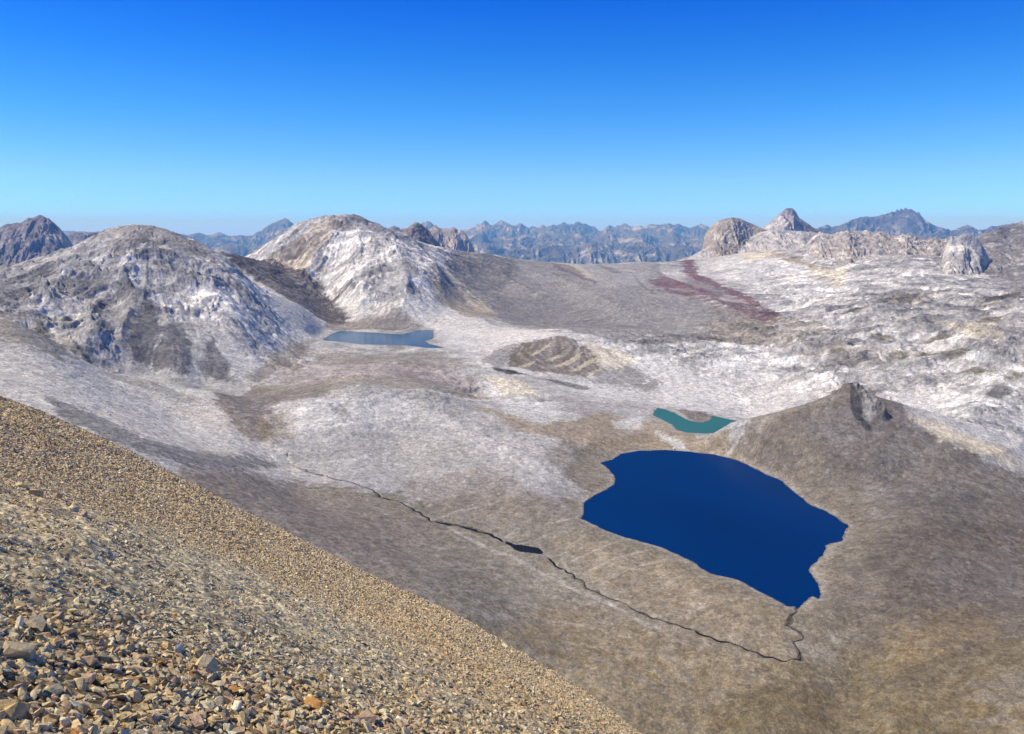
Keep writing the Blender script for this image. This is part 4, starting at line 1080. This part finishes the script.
for i, (px, py, sp, ci, lab) in enumerate(BIG):
    hh = fore_hit(px, py)
    if hh is None: continue
    s_ = sp * hh[1] / FOC * 1.15
    up = i in (2,)
    me = shard(500 + i, (1, .62, .22) if up else (1, .8, .62), 16)
    e = rots(np.array([rs.uniform(0, 6.28)]), np.array([1.25 if up else rs.normal() * .25]), np.array([rs.normal() * .2]))[0]
    place_stone(me, (hh[0], hh[1], hh[2] + s_ * (.30 if up else .20)), e, (s_ * 1.0,) * 3, PAL[ci] * 1.05, lab, None, 'boulder')
NI = 300 - len(BIG)
order = np.argsort(-np.where(vis, pxs, 0))[:NI]
var = rs.randint(0, NVAR, N)
var[order[:NVAR]] = np.arange(NVAR)
first = []
for j, i in enumerate(order):
    o = place_stone(VAR[var[i]], (x[i], y[i], z[i]), EU[i], (size[i],) * 3, tint[i],
        'angular %s stone lying loose among the others on the near scree' % CLN[cl[i]], 'loose %s stones on the near scree' % CLN[cl[i]], coll=cg if j < NVAR else COL)
    if j < NVAR: first.append(o)
rest = np.ones(N, bool); rest[order] = False
X3 = np.stack([x, y, z], -1)[rest].astype(f32)
pm = bpy.data.meshes.new('scree'); pm.vertices.add(len(X3)); pm.vertices.foreach_set('co', X3.ravel())
def addattr(nm, ty, arr, key):
    a_ = pm.attributes.new(nm, ty, 'POINT'); a_.data.foreach_set(key, np.ascontiguousarray(arr).ravel())
addattr('rot', 'FLOAT_VECTOR', EU[rest].astype(f32), 'vector')
addattr('siz', 'FLOAT', size[rest].astype(f32), 'value')
addattr('tint', 'FLOAT_VECTOR', tint[rest].astype(f32), 'vector')
addattr('var', 'INT', var[rest].astype(np.int32), 'value')
so_ = bpy.data.objects.new('scree', pm); COL.objects.link(so_); so_['kind'] = 'stuff'; so_['label'] = 'countless small broken stones covering the near slope'
ng = bpy.data.node_groups.new('scree_scatter', 'GeometryNodeTree')
ng.interface.new_socket('Geometry', in_out='INPUT', socket_type='NodeSocketGeometry')
ng.interface.new_socket('Geometry', in_out='OUTPUT', socket_type='NodeSocketGeometry')
gn = ng.nodes; gl = ng.links
gi = gn.new('NodeGroupInput'); go = gn.new('NodeGroupOutput')
iop = gn.new('GeometryNodeInstanceOnPoints'); jg = gn.new('GeometryNodeJoinGeometry')
ci_ = gn.new('GeometryNodeCollectionInfo'); ci_.inputs['Collection'].default_value = cg
ci_.inputs['Separate Children'].default_value = True; ci_.inputs['Reset Children'].default_value = True
gl.new(gi.outputs[0], iop.inputs['Points']); gl.new(ci_.outputs[0], iop.inputs['Instance'])
iop.inputs['Pick Instance'].default_value = True
def na(nm, ty):
    a_ = gn.new('GeometryNodeInputNamedAttribute'); a_.data_type = ty; a_.inputs[0].default_value = nm
    return [o_ for o_ in a_.outputs if o_.enabled][0]
gl.new(na('var', 'INT'), iop.inputs['Instance Index'])
gl.new(na('rot', 'FLOAT_VECTOR'), iop.inputs['Rotation'])
gl.new(na('siz', 'FLOAT'), iop.inputs['Scale'])
gl.new(iop.outputs[0], go.inputs[0])
mo = so_.modifiers.new('scatter', 'NODES'); mo.node_group = ng

# ------------------------------------------------------------------ boulders down in the valley
def valley_z(xv, yv):
    return float(full_height(np.array([[xv / yv]]), np.array([[math.log(yv)]]), np.array([[yv * .00115]], f32))[0, 0])
def valley_boulder(px, py, sp, tn, lab, grp, i):
    a_, lv = ground_hit(px, py); yv = math.exp(lv); xv = a_ * yv
    s_ = sp * yv / FOC
    place_stone(VAR[i % NVAR], (xv, yv, valley_z(xv, yv) + s_ * .15), (rs.normal() * .2, rs.normal() * .2, rs.uniform(0, 6)), (s_, s_, s_ * 1.3), tn, lab, grp, 'boulder')
valley_boulder(675, 451, 3.0, np.array([.07,.065,.05]), 'dark boulder at the far shore of the deep blue lake, the left one of two', None, 1)
valley_boulder(701, 450.5, 2.6, np.array([.07,.065,.05]), 'dark boulder at the far shore of the deep blue lake, the right one of two', None, 3)
for i in range(60):
    px, py = [(rs.normal(62, 22), rs.normal(396, 8)), (rs.normal(130, 26), rs.normal(415, 9)), (rs.uniform(30, 180), rs.uniform(370, 430)), (rs.normal(236, 5), rs.normal(469, 3))][i % 4]
    valley_boulder(px, py, rs.uniform(1.2, 2.4), np.array([.10,.095,.09]), 'small dark boulder scattered on the pale slope behind the near scree', 'dark boulders on the pale left slope', i)
